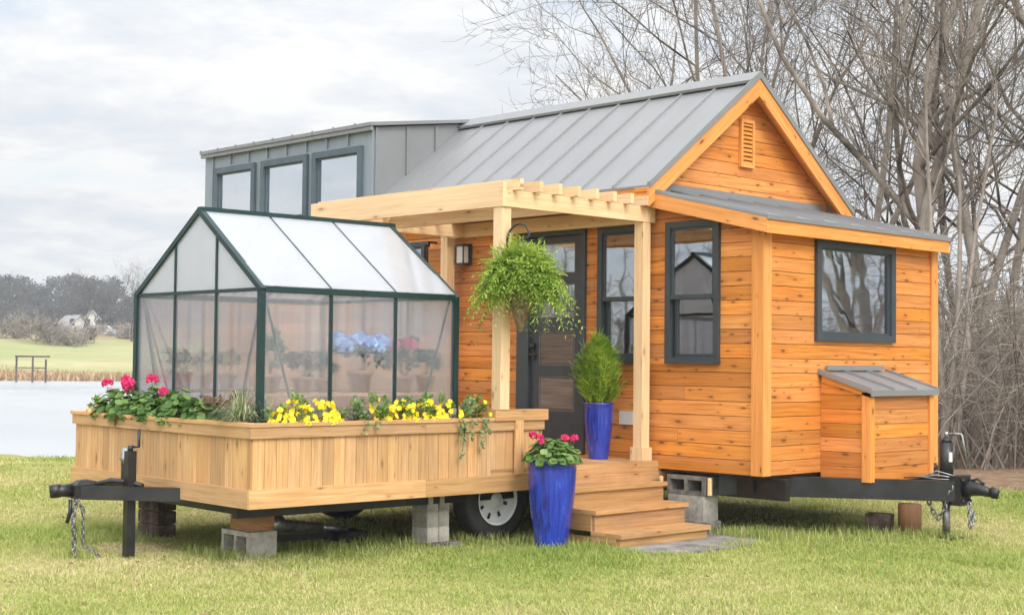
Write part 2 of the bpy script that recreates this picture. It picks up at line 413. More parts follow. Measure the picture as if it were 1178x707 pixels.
# the hidden sun makes its side of the cloud deck brighter
dt = N(nt, 'ShaderNodeVectorMath', operation='DOT_PRODUCT'); L(nt, tc.outputs['Generated'], dt.inputs[0])
dt.inputs[1].default_value = (math.cos(R(SUN_EL)) * math.cos(R(SUN_AZ - 25)), math.cos(R(SUN_EL)) * math.sin(R(SUN_AZ - 25)), math.sin(R(SUN_EL)))
zen = math_n(nt, 'ADD', zen, math_n(nt, 'MULTIPLY', math_n(nt, 'POWER', math_n(nt, 'MAXIMUM', dt.outputs['Value'], 0.), 2.0), 2.0))
cm2 = N(nt, 'ShaderNodeVectorMath', operation='SCALE'); L(nt, cm.outputs[0], cm2.inputs[0]); L(nt, zen, cm2.inputs['Scale'])
mx = mixc(nt, mask, sky.outputs[0], cm2.outputs[0])
bg = N(nt, 'ShaderNodeBackground', Strength=.12); L(nt, mx, bg.inputs[0])
wo = N(nt, 'ShaderNodeOutputWorld'); L(nt, bg.outputs[0], wo.inputs[0])
sl = bpy.data.lights.new('sun', 'SUN'); sl.energy = 1.5; sl.angle = R(22); sl.color = (1, .94, .84)
so = bpy.data.objects.new('sun', sl); col.objects.link(so)
sd = Vector((math.cos(R(SUN_EL)) * math.cos(R(SUN_AZ)), math.cos(R(SUN_EL)) * math.sin(R(SUN_AZ)), math.sin(R(SUN_EL))))
so.rotation_euler = sd.to_track_quat('Z', 'Y').to_euler(); so.location = (0, 0, 20)
scene.view_settings.view_transform = 'Standard'; scene.view_settings.look = 'None'
scene.view_settings.exposure = .42; scene.view_settings.gamma = 1

# ------------------------------------------------------------------ terrain and pond
def smooth(e0, e1, x):
    t = np.clip((x - e0) / (e1 - e0), 0, 1); return t * t * (3 - 2 * t)
WATER = -1.78
def terrain(x, y):
    x = np.asarray(x, float); y = np.asarray(y, float)
    D = -.7204 * x + .6937 * y; S = .6937 * x + .7204 * y
    s = -.9 * x + .44 * y; t = .44 * x + .9 * y
    m = (np.abs((s - 66) / 39) ** 4 + np.abs((t - 2) / 50) ** 4) ** .25
    z = np.full_like(D, G) + .02 * np.sin(x * .7 + 1.3) * np.cos(y * .6) * smooth(9, 16, D)
    m = m + .010 * np.sin(x * 1.1) * np.cos(y * .9) + .006 * np.sin(x * 2.9 + y * 2.1)
    z = z - .30 * smooth(1.45, 1.0, m) * smooth(17, 26, D)
    z = z - 1.0 * smooth(1.0, .8, m)
    rise = smooth(108, 235, s) * 5.0 + smooth(235, 420, s) * 9
    wood = smooth(24, 70, D) * smooth(-4, 8, S) * 1.2
    return z + rise + wood, m, D, S
nr, na = 190, 200
rad = np.concatenate([[0.], np.geomspace(1.5, 1400, nr - 1)])
# more directions across the view
az0 = math.atan2(.6937, -.7204)
u = np.linspace(-1, 1, na, endpoint=False)
az = az0 + math.pi * (np.sign(u) * np.abs(u) ** 1.7)
X = rad[:, None] * np.cos(az)[None]; Y = rad[:, None] * np.sin(az)[None]
Z, mm, DD, SS = terrain(X, Y)
V = np.stack([X, Y, Z], -1).reshape(-1, 3)
ii, jj = np.meshgrid(np.arange(nr - 1), np.arange(na), indexing='ij')
F = np.stack([ii * na + jj, (ii + 1) * na + jj, (ii + 1) * na + (jj + 1) % na, ii * na + (jj + 1) % na], -1).reshape(-1, 4)
me = bpy.data.meshes.new('ground'); me.from_pydata(V.tolist(), [], F[:, ::1].tolist())
zone = smooth(0, 2.2, (DD - 18.2 + np.minimum(SS, 12) * .35)) * smooth(-3.0, 1.0, SS)
bank = (smooth(1.22, 1.0, mm) * smooth(60, 90, DD)).astype(float)
bank = np.maximum(bank, smooth(172, 200, -.9 * X + .44 * Y) * .8)
for nm, arr in (('zone', zone), ('bank', bank)):
    a = me.attributes.new(nm, 'FLOAT', 'POINT'); a.data.foreach_set('value', arr.reshape(-1).astype(np.float32))
me.polygons.foreach_set('use_smooth', np.ones(len(F), bool))
gm, nt = newmat('lawn_and_leaf_litter')
pos = N(nt, 'ShaderNodeNewGeometry').outputs['Position']
a1 = noise(nt, pos, .55, 5, .6); a2 = noise(nt, pos, 7., 5, .7); a3 = noise(nt, pos, .035, 4, .6); a4 = noise(nt, pos, 45., 3, .7)
lawn = ramp(nt, a1, [(.32, (.26, .27, .08)), (.5, (.36, .34, .13)), (.66, (.46, .39, .21))])
lawn = mixc(nt, ramp(nt, a2, [(.4, 0.), (.7, .6)]), lawn, (.10, .125, .022))
field = ramp(nt, a3, [(.36, (.26, .30, .12)), (.5, (.34, .35, .17)), (.64, (.42, .38, .22))])
field = mixc(nt, ramp(nt, noise(nt, pos, .3, 4), [(.42, 0.), (.66, .7)]), field, (.31, .28, .14))
vl = N(nt, 'ShaderNodeVectorMath', operation='LENGTH'); L(nt, pos, vl.inputs[0])
far = ramp(nt, math_n(nt, 'DIVIDE', vl.outputs['Value'], 100.), [(.30, 0.), (.8, 1.)])
c = mixc(nt, far, lawn, field)
litter = ramp(nt, a2, [(.3, (.10, .065, .04)), (.5, (.25, .165, .105)), (.68, (.40, .29, .20))])
litter = mixc(nt, ramp(nt, a4, [(.4, 0.), (.65, .7)]), litter, (.14, .09, .055))
z_ = attr(nt, 'zone').outputs['Fac']
zf = ramp(nt, math_n(nt, 'ADD', z_, math_n(nt, 'MULTIPLY', math_n(nt, 'SUBTRACT', a1, .5), .9)), [(.35, 0.), (.62, 1.)])
c = mixc(nt, zf, c, litter)
c = mixc(nt, attr(nt, 'bank').outputs['Fac'], c, (.36, .25, .15))
finish(nt, c, .95, bump=math_n(nt, 'ADD', a2, math_n(nt, 'MULTIPLY', a4, .5)), bstr=.7, bdist=.04, spec=.1)
me.materials.append(gm)
ground = bpy.data.objects.new('ground', me); col.objects.link(ground); tag(ground, kind='structure')

wm, nt = newmat('pond_water')
pos = N(nt, 'ShaderNodeNewGeometry').outputs['Position']
finish(nt, mixc(nt, noise(nt, pos, .12, 4), (.28, .31, .34), (.42, .43, .44)), math_n(nt, 'ADD', math_n(nt, 'MULTIPLY', noise(nt, scaled(nt, pos, (.05, .11, 1)), 1., 4), .5), .06), bump=noise(nt, scaled(nt, pos, (1, 1, 1)), 2.2, 3, .5), bstr=.12, bdist=.02, spec=1.0)
mb = MB(); pts = []
for k in range(96):
    a = 2 * math.pi * k / 96; cs, sn = math.cos(a), math.sin(a)
    f = (abs(cs) ** 4 + abs(sn) ** 4) ** -.25 * 1.08
    s_, t_ = 66 + 39 * cs * f, 2 + 50 * sn * f
    pts.append((-.897 * s_ + .438 * t_, .438 * s_ + .897 * t_, WATER))
mb.add(pts, [tuple(range(96))], [[(0, 0)] * 96])
tag(mb.build('pond', wm), kind='structure')

# ------------------------------------------------------------------ lawn blades (one mass)
def grass(n, D0, D1, h, wd, seed):
    g = np.random.default_rng(seed)
    D = np.sqrt(g.uniform(D0 ** 2, D1 ** 2, n)); S = g.uniform(-.44, .44, n) * D + g.uniform(-1, 1, n)
    x = -.7204 * D + .6937 * S; y = .6937 * D + .7204 * S
    z, m, _, _ = terrain(x, y)
    zn = smooth(0, 2.2, (D - 18.2 + S * .35)) * smooth(-3., 1., S)
    patch = np.sin(x * 1.9 + 1) * np.cos(y * 1.6 + x * .5) * .5 + np.sin(x * .6 - y * .8) * .5
    keep = (m > 1.02) & (g.uniform(0, 1, n) > zn * 1.1)
    # slab and step footprint
    keep &= ~((x > -8.35) & (x < -7.2) & (y > 8.5) & (y < 9.95) & ((x + y * .1) < -6.35))
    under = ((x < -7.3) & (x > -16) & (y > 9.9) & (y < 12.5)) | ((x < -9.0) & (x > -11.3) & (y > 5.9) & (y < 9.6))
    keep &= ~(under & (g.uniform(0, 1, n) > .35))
    x, y, z, patch, under, D = x[keep], y[keep], z[keep], patch[keep], under[keep], D[keep]; n = len(x)
    hh = h * g.uniform(.3, 1.35, n) * (1 + .5 * patch) * (.75 + .5 * (np.sin(x * 2.3 + 3 * np.sin(y)) * np.sin(y * 2.9) > .25)); a = g.uniform(0, 2 * np.pi, n); ln = g.uniform(.2, 1.7, n) * hh
    wx, wy = np.cos(a) * wd / 2, np.sin(a) * wd / 2
    b = a + np.pi / 2 + g.uniform(-.6, .6, n); lx, ly = np.cos(b) * ln, np.sin(b) * ln
    V = np.empty((n, 5, 3))
    V[:, 0] = np.stack([x - wx, y - wy, z - .01], -1); V[:, 1] = np.stack([x + wx, y + wy, z - .01], -1)
    V[:, 2] = np.stack([x + wx * .8 + lx * .35, y + wy * .8 + ly * .35, z + hh * .6], -1)
    V[:, 3] = np.stack([x - wx * .8 + lx * .35, y - wy * .8 + ly * .35, z + hh * .6], -1)
    V[:, 4] = np.stack([x + lx, y + ly, z + hh], -1)
    bare = ((x + 10.1) / .45) ** 2 + ((y - 5.75) / .3) ** 2 < 1
    fine = np.sin(x * 7.1 + 2 * np.sin(y * 3.3)) * np.sin(y * 6.3 + 2 * np.sin(x * 2.7))
    r = np.clip(.52 + patch * -.26 + np.sin(x * .9 + 2 * np.sin(y * .55)) * np.sin(y * 1.1 + 1.5 * np.sin(x * .8)) * .22 + fine * .10 + g.normal(0, .17, n) + bare * .5, 0, 1)
    green = smooth(9.3, 10.4, D) * .16 * (x > -8) ; r = np.clip(r - green, 0, 1)
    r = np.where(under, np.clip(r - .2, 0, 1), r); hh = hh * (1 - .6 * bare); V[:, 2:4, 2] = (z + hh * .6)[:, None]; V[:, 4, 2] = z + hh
    return V, r
def grass_obj(name, parts, mat):
    V = np.concatenate([p[0] for p in parts]); r = np.concatenate([p[1] for p in parts]); n = len(V)
    me = bpy.data.meshes.new(name)
    me.vertices.add(n * 5); me.vertices.foreach_set('co', V.reshape(-1).astype(np.float32))
    base = (np.arange(n) * 5)[:, None]
    li = np.concatenate([base + np.array([[0, 1, 2, 3]]), base + np.array([[3, 2, 4]])], 1).reshape(-1)
    me.loops.add(n * 7); me.loops.foreach_set('vertex_index', li.astype(np.int32))
    me.polygons.add(n * 2)
    st = np.empty((n, 2), np.int32); st[:, 0] = np.arange(n) * 7; st[:, 1] = st[:, 0] + 4
    me.polygons.foreach_set('loop_start', st.reshape(-1))
    a = me.attributes.new('rnd', 'FLOAT', 'FACE'); a.data.foreach_set('value', np.repeat(r, 2).astype(np.float32))
    me.update(calc_edges=True); me.materials.append(mat)
    o = bpy.data.objects.new(name, me); col.objects.link(o); return o
gmt = leafmat('grass_blade', (.24, .33, .07), (.41, .45, .14), (.66, .55, .34), .4, .7)
lawn_o = grass_obj('lawn_grass', [grass(210000, 7.4, 13, .030, .007, 1), grass(140000, 13, 20, .036, .011, 2), grass(60000, 20, 30, .045, .018, 3)], gmt)
tag(lawn_o, 'patchy yellow green lawn grass around the trailers', 'grass', kind='stuff')
# taller tufts at the feet of piers, steps and wheels
def tufts(spots, seed):
    g = np.random.default_rng(seed); Vs = []; rs = []
    for (x, y, sp, k) in spots:
        n = k; xx = g.normal(x, sp, n); yy = g.normal(y, sp * .6, n); z, _, _, _ = terrain(xx, yy)
        hh = g.uniform(.04, .11, n); a = g.uniform(0, 6.28, n); wd = .005
        wx, wy = np.cos(a) * wd / 2, np.sin(a) * wd / 2; b = a + 1.57; ln = g.uniform(.2, .8, n) * hh
        lx, ly = np.cos(b) * ln, np.sin(b) * ln
        V = np.empty((n, 5, 3))
        V[:, 0] = np.stack([xx - wx, yy - wy, z - .01], -1); V[:, 1] = np.stack([xx + wx, yy + wy, z - .01], -1)
        V[:, 2] = np.stack([xx + wx + lx * .35, yy + wy + ly * .35, z + hh * .6], -1)
        V[:, 3] = np.stack([xx - wx + lx * .35, yy - wy + ly * .35, z + hh * .6], -1)
        V[:, 4] = np.stack([xx + lx, yy + ly, z + hh], -1)
        Vs.append(V); rs.append(np.clip(g.normal(.35, .2, n), 0, 1))
    return np.concatenate(Vs), np.concatenate(rs)
sp = [(-9.2, 6.0, .18, 350), (-9.0, 7.3, .2, 400), (-8.75, 8.0, .25, 500), (-10.7, 5.8, .2, 350), (-6.4, 11.2, .2, 500), (-8.05, 8.2, .16, 260),
      (-7.5, 9.95, .15, 500), (-7.2, 10.1, .25, 500), (-6.8, 10.8, .3, 500), (-8.9, 6.8, .3, 350), (-9.9, 5.1, .15, 200), (-7.8, 8.4, .1, 150), (-9.2, 8.4, .3, 400)]
tag(grass_obj('tall_grass', [tufts(sp, 9)], gmt), 'longer grass tufts round the block piers and wheels', 'grass', kind='stuff')

g_ = np.random.default_rng(77); mb = MB()
for i in range(520):
    D_ = math.sqrt(g_.uniform(8 ** 2, 24 ** 2)); S_ = g_.uniform(-.4, .4) * D_; p = P(D_, S_)
    zz = float(terrain(p.x, p.y)[0]); a = g_.uniform(0, 6.28)
    if terrain(p.x, p.y)[1] < 1.1 or (p.x > -8.5 and p.y > 8.3 and p.x < -7.2 and p.y < 10): continue
    mb.leaf((p.x, p.y, zz + .022), (math.cos(a), math.sin(a), g_.uniform(-.1, .4)), (g_.normal(0, .4), g_.normal(0, .4), 1), g_.uniform(.03, .07), g_.uniform(.015, .04), float(g_.uniform()))
tag(mb.build('fallen_leaves', leafmat('dead_leaf', (.16, .09, .045), (.34, .21, .11), (.52, .38, .22), .1, .8)), 'small dry brown leaves scattered over the lawn', 'leaves', kind='stuff')

# ------------------------------------------------------------------ TINY HOUSE
X0, X1, Y0, Y1, ZB = -15.78, -7.22, 9.84, 12.59, -.94
YR, ZR, ZE = 11.21, 2.72, 1.54        # ridge y, ridge z, eave z at y=9.62
SL = (ZR - ZE) / (YR - 9.62)
XG = -8.45                            # gable wall
house = thing('tiny_house', 'tiny house on a trailer with orange cedar siding and grey metal roof', 'house', (-11.5, 11.2, G))
def wall(mb, zs, xa, xb, ops, place, t, gap=.005, joints=0., rnd=True):
    for z0, z1 in zip(zs[:-1], zs[1:]):
        cuts = sorted({z0, z1 - gap} | {c for o in ops for c in (o[2], o[3]) if z0 < c < z1 - gap})
        rr = random.random()
        jx = [random.uniform(-16, -7) for _ in range(3)] if joints else []
        for a, b in zip(cuts[:-1], cuts[1:]):
            if b - a < .002: continue
            iv = [(xa(a), xb(a), xa(b), xb(b))]
            for o in ops:
                if o[2] < b - 1e-6 and o[3] > a + 1e-6:
                    nv = []
                    for (l0, r0, l1, r1) in iv:
                        if o[1] <= l0 or o[0] >= r0: nv.append((l0, r0, l1, r1)); continue
                        if o[0] > l0: nv.append((l0, o[0], l1, o[0]))
                        if o[1] < r0: nv.append((o[1], r0, o[1], r1))
                    iv = nv
            for (l0, r0, l1, r1) in iv:
                if l1 > r1: l1 = r1 = (l1 + r1) / 2
                if r0 - l0 < .003: continue
                segs = [(l0, r0, l1, r1)]
                for j in jx:
                    ns = []
                    for (p0, q0, p1, q1) in segs:
                        if p0 + .4 < j < q0 - .4 and j < q1 - .02: ns += [(p0, j - .001, p1, j - .001), (j + .001, q0, j + .001, q1)]
                        else: ns.append((p0, q0, p1, q1))
                    segs = ns
                for k, (p0, q0, p1, q1) in enumerate(segs):
                    pts = [place(p0, a, 0), place(q0, a, 0), place(p0, a, t), place(q0, a, t), place(p1, b, 0), place(q1, b, 0), place(p1, b, t), place(q1, b, t)]
                    mb.hexa(pts, 0, (rr * .6 + .4 * random.random()) if not joints else random.random())
def frange(a, b, s):
    o = [a]
    while o[-1] + s < b - .02: o.append(o[-1] + s)
    o.append(b); return o
BD = .122
front_ops = [(-8.25, -7.66, -.02, 1.22), (-9.06, -8.47, -.02, 1.22), (-10.12, -9.22, -.86, 1.24), (-12.15, -11.51, .25, 1.22)]
def fxb(z): return -7.22 if z <= 1.16 else max(-8.45, -7.22 - (z - 1.16) * 1.23 / .31)
def fplace(x, z, dd): return (x, Y0 + dd, z)
mb = MB(); wall(mb, frange(ZB, 1.52, BD), lambda z: X0, fxb, front_ops, fplace, .02, joints=1)
mb.build('front_wall', M['cedar'], house)
mb = MB(); wall(mb, [ZB, 1.50], lambda z: X0, lambda z: -7.24 if z < 1 else -8.46, front_ops, lambda x, z, dd: (x, Y0 + .021 + dd, z), .05, 0)
sh = mb.build('wall_backing', M['sheath'], house)
mb = MB(); wall(mb, [ZB, 1.50], lambda z: X0 + .1, lambda z: -7.36 if z < 1 else -8.5, front_ops, lambda x, z, dd: (x, Y0 + .073 + dd, z), .02, 0)
# end wall
end_ops = [(10.58, 11.84, .19, 1.07)]
mbi = mb
mb = MB(); wall(mb, frange(ZB, 1.14, BD), lambda z: Y0 + .02, lambda z: Y1, end_ops, lambda y, z, dd: (X1 - dd, y, z), .02)
mb.build('end_wall', M['cedar'], house)
mb = MB(); wall(mb, [ZB, 1.12], lambda z: Y0 + .08, lambda z: Y1 - .02, end_ops, lambda y, z, dd: (X1 - .021 - dd, y, z), .05, 0)
mb.box(X0 + .02, XG - .05, Y1 - .08, Y1 - .02, ZB, 1.5); mb.box(XG - .049, X1 - .08, Y1 - .08, Y1 - .02, ZB, 1.1)            # back wall
mb.box(X0 + .0, X0 + .06, Y0 + .08, Y1 - .09, ZB, 1.5)
mb.build('wall_backing', M['sheath'], house)
wall(mbi, [ZB, 1.10], lambda z: Y0 + .12, lambda z: Y1 - .12, end_ops, lambda y, z, dd: (X1 - .073 - dd, y, z), .02, 0)
mbi.box(X0 + .1, XG - .05, Y1 - .11, Y1 - .085, -.8, 1.39); mbi.box(XG - .049, X1 - .1, Y1 - .11, Y1 - .085, -.8, 1.07)
mbi.box(X0 + .1, X1 - .1, Y0 + .1, Y1 - .12, -.86, -.82)           # floor
mbi.box(X0 + .1, XG, Y0 + .1, Y1 - .12, 1.40, 1.44)
mbi.box(XG, X1 - .1, Y0 + .1, Y1 - .12, 1.08, 1.11)
mbi.build('interior_lining', M['interior'], house)
# back wall boards
mb = MB(); wall(mb, frange(ZB, 1.5, BD), lambda z: X0, lambda z: fxb(z), [], lambda x, z, dd: (x, Y1 - .018 + dd, z), .018)
mb.build('back_wall', M['cedar'], house)
mb = MB(); wall(mb, frange(ZB, 2.5, BD), lambda z: Y0 + .02, lambda z: Y1 - .02, [], lambda y, z, dd: (X0 - .002 - dd, y, z), .018)
mb.build('rear_end_wall', M['cedar'], house)
# gable wall
def hw(z): return max(0., (ZR - .06 - z) / SL)
mb = MB(); wall(mb, frange(1.16, 2.66, BD), lambda z: max(Y0, YR - hw(z)), lambda z: min(Y1, YR + hw(z)), [], lambda y, z, dd: (XG + .0 - dd, y, z), .02)
mb.build('gable_wall', M['cedar'], house)
mb = MB(); mb.hexa([(XG - .06, Y0, 1.1), (XG - .021, Y0, 1.1), (XG - .06, Y1, 1.1), (XG - .021, Y1, 1.1), (XG - .06, YR - .02, 2.64), (XG - .021, YR - .02, 2.64), (XG - .06, YR + .02, 2.64), (XG - .021, YR + .02, 2.64)])
mb.build('gable_backing', M['sheath'], house)
# gable vent
mb = MB(); vy0, vy1, vz0, vz1 = 11.12, 11.33, 1.86, 2.32
for (a, b, c_, e) in ((vy0, vy0 + .03, vz0, vz1), (vy1 - .03, vy1, vz0, vz1), (vy0 + .031, vy1 - .031, vz0, vz0 + .03), (vy0 + .031, vy1 - .031, vz1 - .03, vz1)):
    mb.box(XG + .002, XG + .035, a, b, c_, e, r=.7)
vent = mb.build('gable_vent', M['cedar_trim'], house)
mb = MB()
for k in range(10):
    z = vz0 + .045 + k * .0405
    mb.hexa([(XG + .004, vy0 + .031, z + .018), (XG + .03, vy0 + .031, z - .012), (XG + .004, vy1 - .031, z + .018), (XG + .03, vy1 - .031, z - .012),
             (XG + .004, vy0 + .031, z + .028), (XG + .03, vy0 + .031, z - .002), (XG + .004, vy1 - .031, z + .028), (XG + .03, vy1 - .031, z - .002)], 1, .5)
mb.build('louvre', M['cedar_trim'], vent)
# corner trims
mb = MB()
mb.box(X1 - .10, X1 + .022, Y0 - .022, Y0 - .002, ZB, 1.20, 2, .6)
mb.box(X1 + .002, X1 + .022, Y0 - .001, Y0 + .09, ZB, 1.15, 2, .7)
mb.box(X1 + .002, X1 + .022, Y1 - .09, Y1 + .0, ZB, 1.12, 2, .6)
mb.box(X1 - .02, X1 + .022, Y1 + .002, Y1 + .022, ZB - .02, 1.12, 2, .6)
mb.box(X0 - .02, X0 + .08, Y0 - .022, Y0 - .002, ZB, 1.5, 2)
mb.build_each('corner_trim', M['cedar_trim'], house)
# main roof panels, from the dormer to the gable overhang
XD, XE = -12.42, -8.27
def slab(mb, x0, x1, ya, za, yb, zb, t):
    mb.hexa([(x0, ya, za - t), (x1, ya, za - t), (x0, yb, zb - t), (x1, yb, zb - t), (x0, ya, za), (x1, ya, za), (x0, yb, zb), (x1, yb, zb)], 1)
mb = MB(); slab(mb, XD, XE, 9.62, ZE, YR, ZR, .02); slab(mb, XD, XE, YR, ZR, 2 * YR - 9.62, ZE, .02)
for k in range(11):
    x = XE - .02 - k * .413
    if x < XD + .03: break
    for s_ in (-1, 1):
        ya, yb = YR + s_ * 1.59, YR + s_ * .02
        mb.hexa([(x - .012, ya, ZE), (x + .012, ya, ZE), (x - .012, yb, ZR - .02), (x + .012, yb, ZR - .02), (x - .008, ya, ZE + .026), (x + .008, ya, ZE + .026), (x - .008, yb, ZR + .01), (x + .008, yb, ZR + .01)], 1)
mb.hexa([(XD, YR - .14, ZR - .08), (XE + .01, YR - .14, ZR - .08), (XD, YR, ZR + .024), (XE + .01, YR, ZR + .024), (XD, YR - .15, ZR - .055), (XE + .01, YR - .15, ZR - .055), (XD, YR, ZR + .05), (XE + .01, YR, ZR + .05)])
mb.hexa([(XD, YR, ZR + .024), (XE + .01, YR, ZR + .024), (XD, YR + .14, ZR - .08), (XE + .01, YR + .14, ZR - .08), (XD, YR, ZR + .05), (XE + .01, YR, ZR + .05), (XD, YR + .15, ZR - .055), (XE + .01, YR + .15, ZR - .055)])
# drip edge on the rake and eave
for s_ in (-1, 1):
    mb.hexa([(XE, YR + s_ * 1.60, ZE - .03), (XE + .012, YR + s_ * 1.60, ZE - .03), (XE, YR, ZR - .02), (XE + .012, YR, ZR - .02), (XE, YR + s_ * 1.60, ZE + .03), (XE + .012, YR + s_ * 1.60, ZE + .03), (XE, YR, ZR + .05), (XE + .012, YR, ZR + .05)])
roof = mb.build('roof', M['metal'], house)
mb = MB()
for s_ in (-1, 1):       # rake boards and soffit
    ya, yb = YR + s_ * 1.595, YR
    mb.hexa([(XE - .03, ya, ZE - .19), (XE - .002, ya, ZE - .19), (XE - .03, yb, ZR - .19), (XE - .002, yb, ZR - .19), (XE - .03, ya, ZE - .022), (XE - .002, ya, ZE - .022), (XE - .03, yb, ZR - .022), (XE - .002, yb, ZR - .022)], 1, .6)
    mb.hexa([(XG + .002, ya, ZE - .055), (XE - .032, ya, ZE - .055), (XG + .002, yb, ZR - .055), (XE - .032, yb, ZR - .055), (XG + .002, ya, ZE - .024), (XE - .032, ya, ZE - .024), (XG + .002, yb, ZR - .024), (XE - .032, yb, ZR - .024)], 1, .4)
mb.box(XD, XE - .034, 9.63, 9.655, ZE - .13, ZE - .015, 0, .5)      # eave fascia
mb.box(XD, XE - .034, 9.66, Y0 - .002, ZE - .13, ZE - .115, 0, .3)
mb.build_each('roof_trim', M['cedar_trim'], house)
# lean-to roof over the gooseneck end
LX0, LZ0, LX1, LZ1, LY0, LY1 = XG + .002, 1.53, -7.07, 1.205, 9.69, 12.60
mb = MB()
mb.hexa([(LX0, LY0, LZ0 - .02), (LX1, LY0, LZ1 - .02), (LX0, LY1, LZ0 - .02), (LX1, LY1, LZ1 - .02), (LX0, LY0, LZ0), (LX1, LY0, LZ1), (LX0, LY1, LZ0), (LX1, LY1, LZ1)])
for k in range(8):
    y = LY0 + .012 + k * .411
    mb.hexa([(LX0, y - .011, LZ0), (LX1, y - .011, LZ1), (LX0, y + .011, LZ0), (LX1, y + .011, LZ1), (LX0, y - .008, LZ0 + .02), (LX1 - .01, y - .008, LZ1 + .02), (LX0, y + .008, LZ0 + .02), (LX1 - .01, y + .008, LZ1 + .02)])
mb.box(LX1, LX1 + .014, LY0 - .01, LY1 + .01, LZ1 - .035, LZ1 + .004)
mb.box(XG + .002, XG + .02, LY0 + .2, LY1 - .1, LZ0 + .0, LZ0 + .07)
mb.build('lean_to_roof', M['metal'], house)
mb = MB()
mb.hexa([(XG - .06, LY0 + .002, LZ0 - .135), (LX1 - .002, LY0 + .002, LZ1 - .145), (XG - .06, LY0 + .028, LZ0 - .135), (LX1 - .002, LY0 + .028, LZ1 - .145),
         (XG - .06, LY0 + .002, LZ0 - .006), (LX1 - .002, LY0 + .002, LZ1 - .022), (XG - .06, LY0 + .028, LZ0 - .006), (LX1 - .002, LY0 + .028, LZ1 - .022)], 0, .7)
mb.box(LX1 - .03, LX1 - .003, LY0 + .03, LY1, LZ1 - .145, LZ1 - .03, 1, .75)
mb.hexa([(XG + .01, LY0 + .03, LZ0 - .15), (LX1 - .03, LY0 + .03, LZ1 - .09), (XG + .01, Y0 - .024, LZ0 - .15), (LX1 - .03, Y0 - .024, LZ1 - .09),
         (XG + .01, LY0 + .03, LZ0 - .13), (LX1 - .03, LY0 + .03, LZ1 - .075), (XG + .01, Y0 - .024, LZ0 - .13), (LX1 - .03, Y0 - .024, LZ1 - .075)], 0, .4)
mb.box(X1 + .024, LX1 - .032, Y0 - .02, LY1, LZ1 - .075, LZ1 - .06, 1, .3)
mb.build_each('lean_to_trim', M['cedar_trim'], house)
# dormer
DZ = 2.55
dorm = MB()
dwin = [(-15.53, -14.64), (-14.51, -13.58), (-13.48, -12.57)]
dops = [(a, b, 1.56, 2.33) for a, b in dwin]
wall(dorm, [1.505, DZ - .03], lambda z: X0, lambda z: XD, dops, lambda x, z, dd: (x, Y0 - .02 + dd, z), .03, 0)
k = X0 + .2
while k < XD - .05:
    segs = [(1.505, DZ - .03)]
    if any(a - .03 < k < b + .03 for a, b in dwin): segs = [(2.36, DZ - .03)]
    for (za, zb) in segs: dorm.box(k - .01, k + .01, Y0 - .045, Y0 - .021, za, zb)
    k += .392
dorm.build('dormer_front', M['skylit_metal'], house)
mb = MB()
# side cheek: triangle above the main roof
mb.hexa([(XD - .03, Y0 + .012, 1.60), (XD, Y0 + .012, 1.60), (XD - .03, YR, ZR - .02), (XD, YR, ZR - .02), (XD - .03, Y0 + .012, DZ - .03), (XD, Y0 + .012, DZ - .03), (XD - .03, YR, ZR + .0), (XD, YR, ZR + .0)])
for y in (9.86, 10.30, 10.72):
    zt = DZ - .03 + (y - Y0) / (YR - Y0) * .16; mb.box(XD + .001, XD + .026, y - .01, y + .01, max(1.6, ZE + (y - 9.62) * SL), zt)
mb.build('dormer_cheek', M['metal'], house)
mb = MB(); mb.box(X0 - .03, X0, Y0 + .0, YR, 1.5, DZ - .03); mb.build('dormer_cheek', M['metal'], house)
mb = MB()
mb.hexa([(X0 - .015, Y0 - .10, DZ - .03), (XD + .06, Y0 - .10, DZ - .03), (X0 - .015, YR, ZR + .01), (XD + .06, YR, ZR + .01), (X0 - .015, Y0 - .10, DZ + .01), (XD + .06, Y0 - .10, DZ + .01), (X0 - .015, YR, ZR + .045), (XD + .06, YR, ZR + .045)])
mb.hexa([(X0 - .015, YR, ZR + .01), (XD, YR, ZR + .01), (X0 - .015, 12.8, 1.6), (XD, 12.8, 1.6), (X0 - .015, YR, ZR + .04), (XD, YR, ZR + .04), (X0 - .015, 12.8, 1.64), (XD, 12.8, 1.64)])
k = X0 + .01
while k < XD: mb.box(k - .007, k + .007, Y0 - .108, Y0 - .09, DZ - .03, DZ + .022); k += .392
mb.box(X0 - .01, XD + .05, Y0 - .085, Y0 - .05, DZ - .075, DZ - .032)
mb.build('dormer_roof', M['metal'], house)

